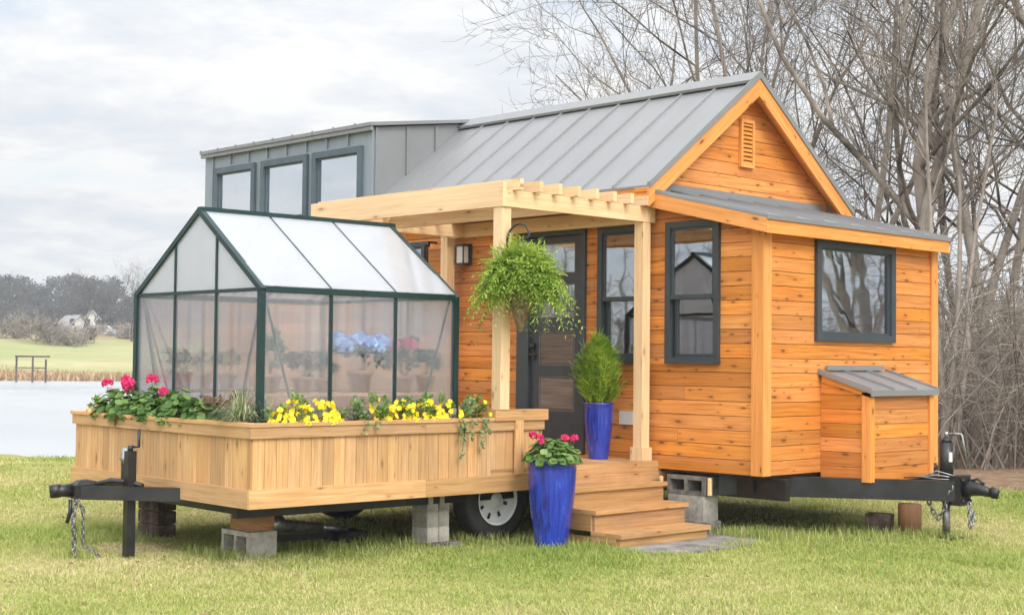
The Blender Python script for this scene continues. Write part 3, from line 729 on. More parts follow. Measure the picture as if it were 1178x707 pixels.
def window(x0, x1, z0, z1, place, kind='fixed', name='window', fw=.05, out=.035, parent=None, label=None):
    """place(u, v, depth): outward depth; returns world point"""
    def b(mb, u0, u1, v0, v1, d0, d1, g=None):
        mb.hexa([place(u0, v0, d0), place(u1, v0, d0), place(u0, v0, d1), place(u1, v0, d1), place(u0, v1, d0), place(u1, v1, d0), place(u0, v1, d1), place(u1, v1, d1)], g)
    def ring(mb, u0, u1, v0, v1, t, d0, d1):
        b(mb, u0, u0 + t, v0, v1, d0, d1); b(mb, u1 - t, u1, v0, v1, d0, d1)
        b(mb, u0 + t, u1 - t, v0, v0 + t, d0, d1); b(mb, u0 + t, u1 - t, v1 - t, v1, d0, d1)
    mb = MB(); ring(mb, x0, x1, z0, z1, fw, -.05, out)
    wdw = mb.build(name, M['dormer_frame' if name == 'dormer_window' else 'dark_frame'], parent or house)
    if label: wdw['label'] = label
    gl = MB(); zm = z0 + (z1 - z0) * (.47 if kind == 'hung' else 0)
    a0, a1, c0, c1 = x0 + fw + .001, x1 - fw - .001, z0 + fw + .001, z1 - fw - .001
    sash = MB()
    if kind == 'hung':
        ring(sash, a0, a1, zm - .015, c1, .022, -.012, .02)
        ring(sash, a0 + .02, a1 - .005, c0, zm + .02, .03, -.045, -.014)
        b(sash, a0, a1, zm - .02, zm + .018, .021, .03)
        b(gl, a0 + .022, a1 - .022, zm, c1 - .022, 0, .006); b(gl, a0 + .05, a1 - .035, c0 + .03, zm - .01, -.034, -.028)
    else:
        ring(sash, a0, a1, c0, c1, .018, -.03, .012)
        b(gl, a0 + .018, a1 - .018, c0 + .018, c1 - .018, -.012, -.006)
    sash.build('sash', M['dormer_frame' if name == 'dormer_window' else 'dark_frame'], wdw)
    gl.build('pane', M['coated' if name == 'dormer_window' else 'glass'], wdw)
    jm = MB(); ring(jm, x0 + .012, x1 - .012, z0 + .012, z1 - .012, .045, -.14, -.052); jm.build('jamb', M['white'], wdw)
    return wdw
fp = lambda u, v, dd: (u, Y0 - dd, v)
ep = lambda u, v, dd: (X1 + dd, u, v)
window(-8.25, -7.66, -.02, 1.22, fp, 'hung', fw=.055)
window(-9.06, -8.47, -.02, 1.22, fp, 'hung', fw=.055)
window(-12.15, -11.51, .25, 1.22, fp)
window(10.58, 11.84, .19, 1.07, ep, fw=.065)
for a, b in dwin: window(a, b, 1.56, 2.33, lambda u, v, dd: (u, Y0 - .02 - dd, v), fw=.07, out=.04, name='dormer_window')
# pale curtains and a far window seen through the big pane
mb = MB(); random.seed(3)
for (yy, n) in ((10.62, 5), (11.62, 4)):
    for k in range(n): mb.tube([(-7.42, yy + k * .045, 1.05), (-7.42, yy + k * .045, .2)], .026, 8, r=random.random())
mb.build_each('curtain', M['pale_cloth'], house)
# front door: dark leaf with four lights
mb = MB(); dx0, dx1, dz0, dz1 = -10.12, -9.22, -.86, 1.24
mb.box(dx0, dx0 + .16, Y0 - .03, Y0 + .08, dz0, dz1); mb.box(dx1 - .05, dx1, Y0 - .03, Y0 + .08, dz0, dz1); mb.box(dx0 + .16, dx1 - .05, Y0 - .03, Y0 + .08, dz1 - .06, dz1)
mb.box(dx0 + .16, dx1 - .05, Y0 - .05, Y0 + .08, dz0, dz0 + .025)
mb.build('door_frame', M['dark_frame'], house)
leafm = plain('grey_door_paint', (.045, .05, .058), .45)
lx0, lx1 = dx0 + .165, dx1 - .055
panes = [(.82, 1.11), (.40, .72), (-.05, .27), (-.48, -.15)]
px0, px1 = lx0 + .11, lx1 - .10
mb = MB(); yb0, yb1 = Y0 + .005, Y0 + .045
mb.box(lx0, px0, yb0, yb1, dz0 + .03, dz1 - .065); mb.box(px1, lx1, yb0, yb1, dz0 + .03, dz1 - .065)
zc = [dz1 - .065] + [z for p in panes for z in (p[1], p[0])] + [dz0 + .03]
for i in range(0, len(zc), 2): mb.box(px0, px1, yb0, yb1, zc[i + 1], zc[i], 0)
door = mb.build('front_door', leafm, house)
gl = MB(); bead = MB()
wp = MB()
for (a, b) in panes:
    (gl if a > .3 else wp).box(px0 + .001, px1 - .001, Y0 + .02, Y0 + .026, a, b, 0)
    if a < .3: wp.box(px0 + .02, px1 - .02, Y0 + .010, Y0 + .0195, a + .02, b - .02, 0)
    for (u0, u1, v0, v1) in ((px0, px0 + .012, a, b), (px1 - .012, px1, a, b), (px0 + .012, px1 - .012, a, a + .012), (px0 + .012, px1 - .012, b - .012, b)): bead.box(u0, u1, Y0 + .008, Y0 + .0195, v0 + .001, v1 - .001)
gl.build('pane', M['glass'], door); wp.build_each('door_panel', M['doorwood'], door); bead.build('glazing_bead', plain('bead', (.16, .15, .14), .5), door)
mb = MB(); hx = lx0 + .045
mb.box(hx - .02, hx + .02, Y0 - .012, Y0 + .004, .0, .16); mb.tube([(hx, Y0 - .012, .05), (hx, Y0 - .06, .05), (hx + .10, Y0 - .06, .05)], .010, 8); mb.lathe([(0, 0), (.025, .0), (.025, .02), (0, .02)], (hx, Y0 - .012, .13), 12, (0, -1, 0))
mb.build('door_handle', M['black_steel'], door)
# outlet cover by the porch post
mb = MB(); mb.box(-8.78, -8.62, Y0 - .03, Y0 - .003, -.57, -.45); mb.build('outlet_cover', M['white'], house)
# wall lantern
mb = MB(); mb.box(-10.96, -10.80, Y0 - .02, Y0 - .002, .95, 1.16); mb.box(-10.94, -10.82, Y0 - .11, Y0 - .021, 1.14, 1.16); mb.box(-10.94, -10.82, Y0 - .11, Y0 - .021, .95, .965)
for (x, y) in ((-10.935, -.105), (-10.825, -.105)): mb.box(x - .006, x + .006, Y0 + y - .005, Y0 + y + .005, .966, 1.139)
lan = mb.build('wall_lantern', M['dark_frame'], house)
mb = MB(); mb.box(-10.93, -10.83, Y0 - .10, Y0 - .03, .97, 1.135); mb.build('lantern_glass', M['white'], lan)
# storage box on the end wall
bx0, bx1, by0, by1 = X1 + .002, -6.735, 10.68, 11.68
box = MB()
for z0 in frange(-1.0, -.14, BD)[:-1]:
    z1 = min(z0 + BD - .004, -.145)
    def zt(x): return -.10 + (x - X1) / (bx1 - X1) * (-.14)
    box.hexa([(bx0, by0, z0), (bx1 - .021, by0, z0), (bx0, by0 + .02, z0), (bx1 - .021, by0 + .02, z0), (bx0, by0, min(z1, zt(bx0))), (bx1 - .021, by0, min(z1, zt(bx1))), (bx0, by0 + .02, min(z1, zt(bx0))), (bx1 - .021, by0 + .02, min(z1, zt(bx1)))], 0)
    if z1 > z0 and z0 < -.3: box.box(bx1 - .02, bx1, by0 + .0, by1, z0, min(z1, -.25), 1)
    box.hexa([(bx0, by1 - .02, z0), (bx1 - .021, by1 - .02, z0), (bx0, by1, z0), (bx1 - .021, by1, z0), (bx0, by1 - .02, min(z1, zt(bx0))), (bx1 - .021, by1 - .02, min(z1, zt(bx1))), (bx0, by1, min(z1, zt(bx0))), (bx1 - .021, by1, min(z1, zt(bx1)))], 0)
sb = box.build('storage_box', M['cedar'], house)
mb = MB(); mb.box(bx1 - .06, bx1 + .02, by0 - .022, by0 - .002, -1.0, -.245, 2, .6); mb.box(bx1 + .001, bx1 + .021, by0 - .001, by0 + .05, -1.0, -.24, 2, .5); mb.box(bx1 + .001, bx1 + .021, by1 - .05, by1 + .01, -1.0, -.24, 2, .6)
mb.hexa([(X1 + .024, by0 - .022, -.165), (bx1 + .02, by0 - .022, -.285), (X1 + .024, by0 - .002, -.165), (bx1 + .02, by0 - .002, -.285), (X1 + .024, by0 - .022, -.10), (bx1 + .02, by0 - .022, -.235), (X1 + .024, by0 - .002, -.10), (bx1 + .02, by0 - .002, -.235)], 0, .5)
mb.build_each('box_trim', M['cedar_trim'], sb)
mb = MB(); mb.box(X1 - .0 + .004, bx1 - .022, by0 + .022, by1 - .022, -.99, -.25); mb.build('box_core', M['sheath'], sb)
mb = MB(); ya, yb = by0 - .05, by1 + .05; bxe = bx1 + .045
mb.hexa([(X1 + .003, ya, -.095), (bxe, ya, -.255), (X1 + .003, yb, -.095), (bxe, yb, -.255), (X1 + .003, ya, -.07), (bxe, ya, -.23), (X1 + .003, yb, -.07), (bxe, yb, -.23)], 0)
for k in range(4):
    y = ya + .012 + k * (yb - ya - .024) / 3
    mb.hexa([(X1 + .003, y - .011, -.07), (bxe, y - .011, -.23), (X1 + .003, y + .011, -.07), (bxe, y + .011, -.23), (X1 + .003, y - .008, -.045), (bxe, y - .008, -.205), (X1 + .003, y + .008, -.045), (bxe, y + .008, -.205)], 0)
mb.box(bxe, bxe + .01, ya, yb, -.275, -.225); mb.box(X1 + .023, X1 + .04, ya + .1, yb - .1, -.062, -.02)
mb.build('box_roof', M['metal'], sb)
# trailer chassis
ch = MB()
ch.box(X0 + .1, X1 + .1, 10.03, 10.09, -1.15, -.97, 0); ch.box(X0 + .1, X1 + .1, 12.42, 12.48, -1.15, -.97, 0)
ch.beam((X1 - .55, 9.97, -1.05), (-6.22, 11.16, -1.06), .08, .17); ch.beam((X1 - .55, 12.44, -1.05), (-6.22, 11.28, -1.06), .08, .17)
for x in np.arange(X0 + .3, X1, .8): ch.box(x, x + .05, 10.0, 12.41, -1.10, -1.0)
ch.box(X0 + .1, X1 - .03, 9.88, 12.54, -.965, -.942)
cha = ch.build('chassis', M['black_steel'], house)
mb = MB(); hx, hy, hz = -6.22, 11.22, -1.05
mb.box(hx - .02, hx + .07, hy - .09, hy + .09, hz - .13, hz + .12)
for zz in (-.09, .08):
    for yy in (-.06, .06): mb.lathe([(0, 0), (.016, 0), (.016, .02), (0, .02)], (hx + .07, hy + yy, hz + zz), 6, (1, 0, 0))
mb.build('hitch_plate', M['black_steel'], house)
mb = MB(); mb.tube([(hx + .07, hy, hz + .0), (hx + .13, hy, hz + .02), (hx + .22, hy, hz + .01), (hx + .30, hy, hz - .01)], [.07, .065, .05, .035], 12)
mb.tube([(hx + .30, hy, hz + .02), (hx + .335, hy, hz + .0), (hx + .33, hy, hz - .05)], [.03, .042, .03], 12)
mb.tube([(hx + .10, hy, hz + .07), (hx + .18, hy, hz + .10), (hx + .24, hy, hz + .06)], .012, 6)
mb.build('coupler', M['black_steel'], house)
mb = MB(); jx, jy = -6.32, 11.21
mb.tube([(jx, jy, -.98), (jx, jy, -.66)], .058, 16); mb.tube([(jx, jy, -.66), (jx, jy, -.62)], [.05, .03], 12)
mb.tube([(jx, jy, -1.16), (jx, jy, -.98)], .045, 14)
jk = mb.build('tongue_jack', M['black_steel'], house)
mb = MB(); mb.tube([(jx, jy, G + .03), (jx, jy, -1.16)], .032, 12); mb.tube([(jx, jy, -.62), (jx, jy, -.57)], .018, 8); mb.tube([(jx - .02, jy, -.59), (jx + .12, jy + .03, -.585), (jx + .13, jy + .03, -.60), (jx + .16, jy + .05, -.82)], .010, 8)
mb.build('jack_leg', M['galv'], jk)
mb = MB(); mb.box(jx - .11, jx + .11, jy - .09, jy + .09, G + .012, G + .03); mb.build('jack_foot', M['black_steel'], jk)
mb = MB(); mb.box(jx + .048, jx + .062, jy - .045, jy - .01, -.82, -.74); mb.build('jack_sticker', M['white'], jk)
def chain(pts, mat, parent, name='safety_chain', fr=None, size=.02, wire=.0045):
    pts = [Vector(p) for p in pts]; mb = MB(); acc = []
    for p, q in zip(pts[:-1], pts[1:]):
        n = max(1, int((q - p).length / (size * 1.35)))
        acc += [p.lerp(q, i / n) for i in range(n)]
    acc.append(pts[-1])
    for i, (p, q) in enumerate(zip(acc[:-1], acc[1:])):
        d_ = (q - p).normalized(); s1, s2 = perp(d_); sdv = s1 if i % 2 else s2; c_ = (p + q) / 2
        ring = [c_ + d_ * math.cos(t) * size + sdv * math.sin(t) * size * .55 for t in [2 * math.pi * k / 8 for k in range(9)]]
        mb.tube(ring, wire, 5, caps=False)
    return mb.build(name, mat, parent, fr)
chain([(-6.40, 11.12, -.99), (-6.41, 11.05, -1.05), (-6.39, 11.06, -1.18), (-6.33, 11.08, -1.30), (-6.28, 11.10, -1.22), (-6.22, 11.12, -1.02)], M['chain'], house, size=.03, wire=.008)
chain([(-6.06, 11.12, -1.14), (-6.05, 11.10, -1.22), (-6.04, 11.10, -1.35), (-6.02, 11.12, -1.30), (-6.03, 11.13, -1.2)], M['chain'], house, size=.026, wire=.007)
mb = MB()
for k in range(3):
    z = -.965 + .004 * k; mb.tube([(-6.6 + .03 * k, 11.0, z), (-6.45, 11.06, z + .01), (-6.35, 11.10, z + .03 * k), (-6.2, 11.16, z + .01 * k)], .006, 6)
mb.build('brake_cable', M['chain'], house)

# house wheels (mostly hidden behind the steps and the pots)
def wheel(parent, c, axis, fr=None, name='wheel'):
    c = Vector(c); mb = MB()
    prof = [(.205, -.095), (.30, -.105), (.325, -.09), (.338, -.06), (.34, 0), (.338, .06), (.325, .09), (.30, .105), (.205, .095)]
    mb.lathe(prof, c, 48, axis)
    for k in range(40):
        a = 2 * math.pi * k / 40; 
    t = mb.build(name, M['tyre'], parent, fr)
    mb = MB(); mb.lathe([(.206, .09), (.212, .10), (.205, .105), (.192, .085), (.185, .03), (.15, .022), (.10, .045), (.065, .05), (.06, .085), (.05, .095), (0, .10)], c, 40, axis)
    mb.lathe([(0, -.02), (.206, -.02), (.206, .09)], c, 40, axis)
    mb.build('rim', M['wheel_white'], t, fr)
    mb = MB(); ax = Vector(axis).normalized(); s1, s2 = perp(ax)
    for k in range(8):
        a = 2 * math.pi * k / 8 + .3; q = c + (s1 * math.cos(a) + s2 * math.sin(a)) * .138 + ax * .0262
        rd = (s1 * math.cos(a) + s2 * math.sin(a)); tg = ax.cross(rd)
        pts = [q + rd * .026 + tg * .016 + ax * .006, q + rd * .026 - tg * .016 + ax * .006, q - rd * .022 - tg * .011 + ax * .011, q - rd * .022 + tg * .011 + ax * .011]
        pts = [p_ + ax * .002 for p_ in pts]
        mb.add(pts, [(0, 1, 2, 3)], [[(0, 0)] * 4])
    mb.build('rim_slot', M['black_steel'], t, fr)
    return t
for x in (-11.2, -12.1):
    for (y, ax) in ((9.97, (0, -1, 0)), (12.35, (0, 1, 0))): wheel(house, (x, y + (.12 if y < 10 else -.12), G + .345), ax)

# ------------------------------------------------------------------ blocks and piers
def hollow_block(label, loc, rz=0, size=(.40, .20, .19), mat='concrete', group=None, cores='y'):
    """a concrete block with two open cores; the cores run along local y"""
    w_, d_, h_ = size; t = .035; mb = MB()
    mb.box(-w_ / 2, w_ / 2, -d_ / 2, d_ / 2, 0, t); mb.box(-w_ / 2, w_ / 2, -d_ / 2, d_ / 2, h_ - t, h_)
    for x in (-w_ / 2, -t / 2, w_ / 2 - t): mb.box(x, x + t, -d_ / 2, d_ / 2, t, h_ - t)
    o = mb.build('concrete_block', M[mat]); o.location = loc; o.rotation_euler = (0, 0, rz)
    return tag(o, label, 'block', group)
def solid(name, label, cat, loc, size, rz=0, mat='concrete', group=None, bev=.006, kind=None):
    w_, d_, h_ = size; mb = MB()
    # chamfered block
    b = bev; pr = [(-w_/2 + b, -d_/2), (w_/2 - b, -d_/2), (w_/2, -d_/2 + b), (w_/2, d_/2 - b), (w_/2 - b, d_/2), (-w_/2 + b, d_/2), (-w_/2, d_/2 - b), (-w_/2, -d_/2 + b)]
    V = [(x, y, 0) for x, y in pr] + [(x, y, h_ - b) for x, y in pr] + [(x * (1 - 2 * b / w_), y * (1 - 2 * b / d_), h_) for x, y in pr]
    F = [tuple(reversed(range(8)))] + [(i + 8 * j, (i + 1) % 8 + 8 * j, (i + 1) % 8 + 8 * (j + 1), i + 8 * (j + 1)) for j in (0, 1) for i in range(8)] + [tuple(range(16, 24))]
    def uvp(f): return [(V[i][0] + V[i][1], V[i][2] + V[i][1] * .3) for i in f]
    mb.add(V, F, [uvp(f) for f in F])
    o = mb.build(name, M[mat]); o.location = loc; o.rotation_euler = (0, 0, rz)
    return tag(o, label, cat, group)
def gw(a, b, z): return GF @ Vector((a, b, z))
gr = R(-1.69)
grp = 'blocks and pavers propping the trailers'
hollow_block('hollow grey block on the grass under the front corner of the wooden planter', gw(-9.34, 5.86, G), gr, (.38, .24, .20), 'concrete', grp)
solid('timber_block', 'orange brown timber block on the hollow grey block at the planter corner', 'block', gw(-9.33, 5.88, G + .202), (.30, .2, .225), gr, 'oldwood')
# left pier of brown bricks
names = [('bottom', G), ('second', G + .108), ('third', G + .216), ('top', G + .324)]
cnt = 0
for lv, z in names:
    for s_, side in ((-.085, 'left'), (.085, 'right')):
        solid('brick', 'dark brown brick, %s course, %s side, in the pier behind the black tongue jack' % (lv, side), 'brick', gw(-10.90 + s_, 5.95, z), (.165, .17, .10 if lv != 'top' else .098), gr + random.uniform(-.03, .03), 'brick', 'bricks of the left pier')
# middle pier of grey pavers
solid('paver', 'flat grey paver lying in the grass at the foot of the middle pier', 'paver', gw(-8.97, 7.34, G + .0), (.30, .30, .04), gr + .05, 'concrete_dark', grp)
lv = [('lowest', .0, .12), ('middle', .121, .12), ('upper', .242, .12)]
for nm, z, h in lv:
    for s_, side in ((-.057, 'left'), (.057, 'right')):
        solid('concrete_brick', '%s %s grey concrete brick in the pier at the middle of the planter' % (nm, side), 'brick', gw(-9.0, 7.32 + s_, G + .041 + z), (.20, .11, h), gr + random.uniform(-.03, .03), 'concrete', grp)
# house pier
solid('concrete_block', 'solid grey block at the foot of the pier beside the wooden steps', 'block', (-8.00, 9.93, G - .03), (.42, .22, .145), 0, 'concrete_dark', grp)
solid('concrete_block', 'large pale concrete block in the pier beside the wooden steps', 'block', (-8.02, 9.93, G + .116), (.40, .20, .215), 0, 'concrete', grp)
hb = hollow_block('hollow block with open cores, topmost in the pier beside the steps', (-8.02, 9.93, G + .332), 0, (.42, .20, .165), 'concrete_dark', grp)
solid('timber_shim', 'pale upright wood offcut at the right of the steps pier', 'offcut', (-7.78, 9.86, G + .34), (.035, .03, .15), .1, 'pine')
solid('timber_shim', 'pale upright wood offcut wedged between the steps and the block pier', 'offcut', (-8.27, 9.80, G + .32), (.03, .03, .16), .1, 'pine')
mb = MB(); mb.tube([(0, 0, -.02), (0, 0, .26)], .10, 18, r=.3)
o = mb.build('log_chock', M['oldwood']); o.location = (-6.75, 11.35, G); tag(o, 'short reddish log standing in the grass under the house tongue', 'log')
solid('timber_block', 'dark squat timber in the grass left of the log under the house tongue', 'block', (-7.02, 11.30, G), (.22, .16, .16), .3, 'brick')
for k, (x, y) in enumerate(((-12.9, 10.05), (-15.2, 10.05))):
    solid('concrete_block', ('grey block under the long wall, deep in shade behind the planter wheel', 'grey block under the far left corner of the house')[k], 'block', (x, y, G - .02), (.40, .22, .35), 0, 'concrete', grp)

# ------------------------------------------------------------------ GARDEN TRAILER (planter, deck)
AR, AL, BF = -8.65, -11.38, 5.43
BE = 9.80
trl = thing('garden_trailer', 'pale wooden planter box deck on a trailer carrying the greenhouse', 'trailer', (-10.0, 7.6, G), 0, frame=GF)
def fencewall(mb, along, u0, u1, z0, z1, face, sgn, step=.098):
    u_ = u0
    while u_ < u1 - .01:
        e = min(u_ + step, u1); g_ = .003
        th = .018 + random.uniform(-.0015, .0015)
        if along == 'b': mb.box(face - sgn * th, face, u_ + g_, e, z0, z1, 2)
        else: mb.box(u_ + g_, e, face - sgn * th, face, z0, z1, 2)
        u_ = e
ZT, ZBt = -.46, -1.05
mb = MB(); fencewall(mb, 'b', BF + .02, 8.21, -.92, -.56, AR - .012, 1); fencewall(mb, 'a', AL + .02, AR - .02, -.92, -.56, BF + .012, -1); fencewall(mb, 'b', BF + .02, 9.7, -.92, -.56, AL + .012, -1)
mb.build('skirt_boards', M['fence'], trl, GF)
mb = MB()
def rail(z0, z1, out, ends=8.215):
    mb.box(AR - .010, AR + out, BF - out, 6.97, z0, z1, 1); mb.box(AR - .010, AR + out, 6.972, ends, z0, z1, 1)
    mb.box(AL, AL + 1.25, BF - out, BF + .010, z0, z1, 0); mb.box(AL + 1.252, AR - .012, BF - out, BF + .010, z0, z1, 0)
    mb.box(AL - out, AL + .010, BF + .012, 9.7, z0, z1, 1)
rail(-.565, -.487, .012); rail(ZBt, -.918, .018)
mb.build_each('rail_board', M['fence'], trl, GF)
mb = MB(); c0 = .022; iw = .08
mb.box(AR - iw, AR + c0, BF - c0, 7.66, -.486, ZT, 1); mb.box(AL - c0, AR - iw - .001, BF - c0, BF + iw, -.486, ZT, 0); mb.box(AL - c0, AL + iw, BF + iw + .001, 9.7, -.486, ZT, 1)
mb.build_each('cap_board', M['fence'], trl, GF)
mb = MB(); mb.box(AR - .10, AR + .03, 7.663, 8.24, -.486, -.40, 1, .4); mb.box(AR + .013, AR + .031, 7.88, 7.965, -.918, -.487, 2, .9)
mb.build_each('end_rail', M['fence'], trl, GF)
# soil and inner liner
mb = MB(); mb.box(AR - .30, AR - .031, BF + .02, 7.65, -.9, -.50); mb.box(AL + .05, AR - .302, BF + .02, BF + .24, -.9, -.50); mb.box(AL + .05, AL + .5, BF + .242, 7.65, -.9, -.50)
mb.build('soil', M['soil'], trl, GF)
# deck
mb = MB(); b_ = BF + .26
while b_ < BE - .03:
    mb.box(AL + .06, (AR - .32) if b_ < 7.64 else (-8.66 if b_ < 8.2 else -8.655), b_, min(b_ + .136, BE), -.90, -.872, 0); b_ += .14
mb.build('deck_floor', M['deckwood'], trl, GF)
mb = MB(); mb.box(-8.653, -8.626, 8.245, 9.985, -1.04, -.873, 1, .6); mb.box(-8.653, -8.633, 8.245, 9.985, -1.12, -1.042, 1, .2)
mb.build_each('deck_fascia', M['deckwood'], trl, GF)
ch = MB()
ch.box(AL + .25, AL + .31, BF + .05, BE - .1, -1.14, -1.052); ch.box(AR - .31, AR - .25, BF + .05, BE - .1, -1.14, -1.052)
for b_ in np.arange(BF + .1, BE - .1, .7): ch.box(AL + .32, AR - .32, b_, b_ + .05, -1.12, -1.055)
ch.beam((-9.55, 5.50, -1.02), (-10.01, 4.82, -1.00), .06, .10); ch.beam((-10.50, 5.50, -1.02), (-10.06, 4.82, -1.00), .06, .10)
ch.box(AL + .45, AR - .46, 7.86, 8.0, -1.20, -1.141)
ch.tube([(AL + .42, 7.93, G + .345), (AR - .43, 7.93, G + .345)], .035, 10)
ch.build('chassis', M['black_steel'], trl, GF)
mb = MB(); mb.box(-10.13, -9.97, 4.78, 4.90, -1.04, -.945); mb.tube([(-10.05, 4.80, -.99), (-10.05, 4.72, -.985), (-10.05, 4.67, -.99)], [.05, .045, .045], 12); mb.tube([(-10.05, 4.67, -1.03), (-10.05, 4.66, -.94)], .042, 12)
mb.hexa([(-10.10, 4.80, -.945), (-9.99, 4.80, -.945), (-10.10, 5.1, -.955), (-9.99, 5.1, -.955), (-10.07, 4.84, -.915), (-10.02, 4.84, -.915), (-10.07, 4.9, -.91), (-10.02, 4.9, -.91)])
mb.tube([(-10.0, 4.95, -.95), (-9.95, 5.05, -.92), (-9.85, 5.15, -.93), (-9.75, 5.2, -.955)], .02, 8)
mb.build('coupler', M['black_steel'], trl, GF)
mb = MB(); ja, jb = -9.83, 5.14
mb.box(ja - .033, ja + .033, jb - .033, jb + .033, G + .01, -.70); mb.tube([(ja, jb, -.70), (ja, jb, -.66)], .02, 8)
mb.tube([(ja, jb, -.67), (ja + .03, jb + .05, -.67), (ja + .03, jb + .05, -.54)], .012, 8)
jk = mb.build('tongue_jack', M['black_steel'], trl, GF)
mb = MB(); mb.tube([(ja - .075, jb - .0, -.94), (ja - .075, jb, -.78), (ja - .075, jb, -.76), (ja - .075, jb, -.74), (ja - .075, jb, -.68)], [.03, .032, .05, .032, .030], 14); mb.build('jack_sleeve', M['galv'], jk, GF)
mb = MB(); mb.tube([(ja - .045, jb, -1.38), (ja - .045, jb, -1.1)], .012, 8); mb.build('swivel_rod', M['galv'], jk, GF)
chain([(-10.0, 4.80, -1.04), (-9.99, 4.78, -1.20), (-9.99, 4.79, -1.33), (-9.985, 4.79, -1.45)], M['chain'], trl, fr=GF, size=.028, wire=.008)
chain([(-9.985, 4.80, -1.04), (-9.96, 4.84, -1.12), (-9.955, 4.84, -1.38), (-9.90, 4.88, -1.41), (-9.82, 4.9, -1.45)], M['chain'], trl, fr=GF, size=.022, wire=.006)
mb = MB(); mb.tube([(-10.02, 4.77, -1.05), (-10.02, 4.77, -1.14), (-10.03, 4.75, -1.22)], .016, 6); mb.build('chain_hook', M['black_steel'], trl, GF)
wheel(trl, (-8.98, 7.93, G + .34), (1, 0, 0), GF); wheel(trl, (-11.05, 7.93, G + .34), (-1, 0, 0), GF)
# stabiliser lying under the planter corner
st = thing('stabiliser_jack', 'grey galvanised stabiliser tube with black foot lying under the planter', 'jack', (-9.5, 6.35, G + .1), 0, frame=GF)
mb = MB(); mb.tube([(-9.40, 6.03, G + .22), (-9.42, 6.18, G + .21), (-9.43, 6.20, G + .20), (-9.50, 6.62, G + .15)], [.07, .07, .05, .03], 14); mb.tube([(-9.50, 6.62, G + .15), (-9.55, 6.9, G + .11)], .022, 10); mb.build('jack_tube', M['galv'], st, GF)
mb = MB(); mb.box(-9.68, -9.42, 6.80, 7.02, G + .02, G + .10); mb.beam((-9.52, 6.05, G + .10), (-9.60, 6.9, G + .06), .05, .05); mb.build('jack_foot', M['black_steel'], st, GF)

# ------------------------------------------------------------------ GREENHOUSE
ga0, ga1, gb0, gb1, gz0, gze, gzr = -10.79, -8.94, 5.68, 7.50, -.87, .49, 1.11
gm_ = (ga0 + ga1) / 2 + .045
gh = thing('greenhouse', 'small gabled greenhouse with dark green frame and cloudy panels on the planter deck', 'greenhouse', (gm_, (gb0 + gb1) / 2, gz0), 0, frame=GF)
mb = MB(); q = .028
def post(a, b, z0, z1, s=.028): mb.box(a - s / 2, a + s / 2, b - s / 2, b + s / 2, z0, z1)
def fr_(p, q_, w_=.026, h_=.026): mb.beam(p, q_, w_, h_)
for a in (ga0, ga1):
    for b in (gb0, gb1): post(a, b, gz0, gze, .045)
for a in (ga0, ga1):
    for t in (1 / 3, 2 / 3): post(a, gb0 + (gb1 - gb0) * t, gz0 + .05, gze - .02, .024)
    fr_((a, gb0 + .023, gze), (a, gb1 - .023, gze), .05, .045); fr_((a, gb0 + .023, gz0 + .03), (a, gb1 - .023, gz0 + .03), .04, .06)
sL, sR = (gzr - gze) / (gm_ - ga0), (gzr - gze) / (ga1 - gm_)
def rz_(a): return gze + min((a - ga0) * sL, (ga1 - a) * sR)
def ea_(s_, o=0.): return (ga0 - o) if s_ < 0 else (ga1 + o)
for b in (gb0, gb1):
    for t in (1 / 3, 2 / 3):
        a = ga0 + (ga1 - ga0) * t; post(a, b, gz0 + .05, rz_(a) - .012, .024)
    fr_((ga0 + .023, b, gze), (ga1 - .023, b, gze), .028, .026); fr_((ga0 + .023, b, gz0 + .03), (ga1 - .023, b, gz0 + .03), .04, .06)
    for s_ in (-1, 1): fr_((ea_(s_, .02), b, gze - .01), (gm_, b, gzr + .005), .045, .04)
fr_((gm_, gb0 - .01, gzr + .012), (gm_, gb1 + .04, gzr + .012), .06, .045)
for t in (1 / 3, 2 / 3):
    b = gb0 + (gb1 - gb0) * t
    for s_ in (-1, 1): fr_((ea_(s_), b, gze + .012), (gm_, b, gzr + .0), .024, .02)
mb.build('frame', M['gh_frame'], gh, GF)
mb = MB()
fr_((ga1 - .03, gb0 + .04, gze - .03), (ga1 - .03, gb0 + .42, gz0 + .1), .014, .014); fr_((ga1 - .03, gb1 - .04, gze - .03), (ga1 - .03, gb1 - .42, gz0 + .1), .014, .014)
fr_((ga1 - .04, gb0 + .03, gze - .03), (ga1 - .45, gb0 + .03, gz0 + .1), .014, .014); fr_((ga0 + .04, gb0 + .03, gze - .03), (ga0 + .45, gb0 + .03, gz0 + .1), .014, .014)
fr_((ga0 + .03, gb0 + .04, gze - .03), (ga0 + .03, gb0 + .42, gz0 + .1), .014, .014)
mb.build_each('brace', M['gh_frame'], gh, GF)
th = .006
for a in (ga0, ga1):
    for k in range(3):
        mb = MB(); b0 = gb0 + (gb1 - gb0) * k / 3 + .014; b1 = gb0 + (gb1 - gb0) * (k + 1) / 3 - .014
        mb.box(a - th / 2, a + th / 2, b0, b1, gz0 + .062, gze - .024); mb.build('wall_panel', M['poly'], gh, GF)
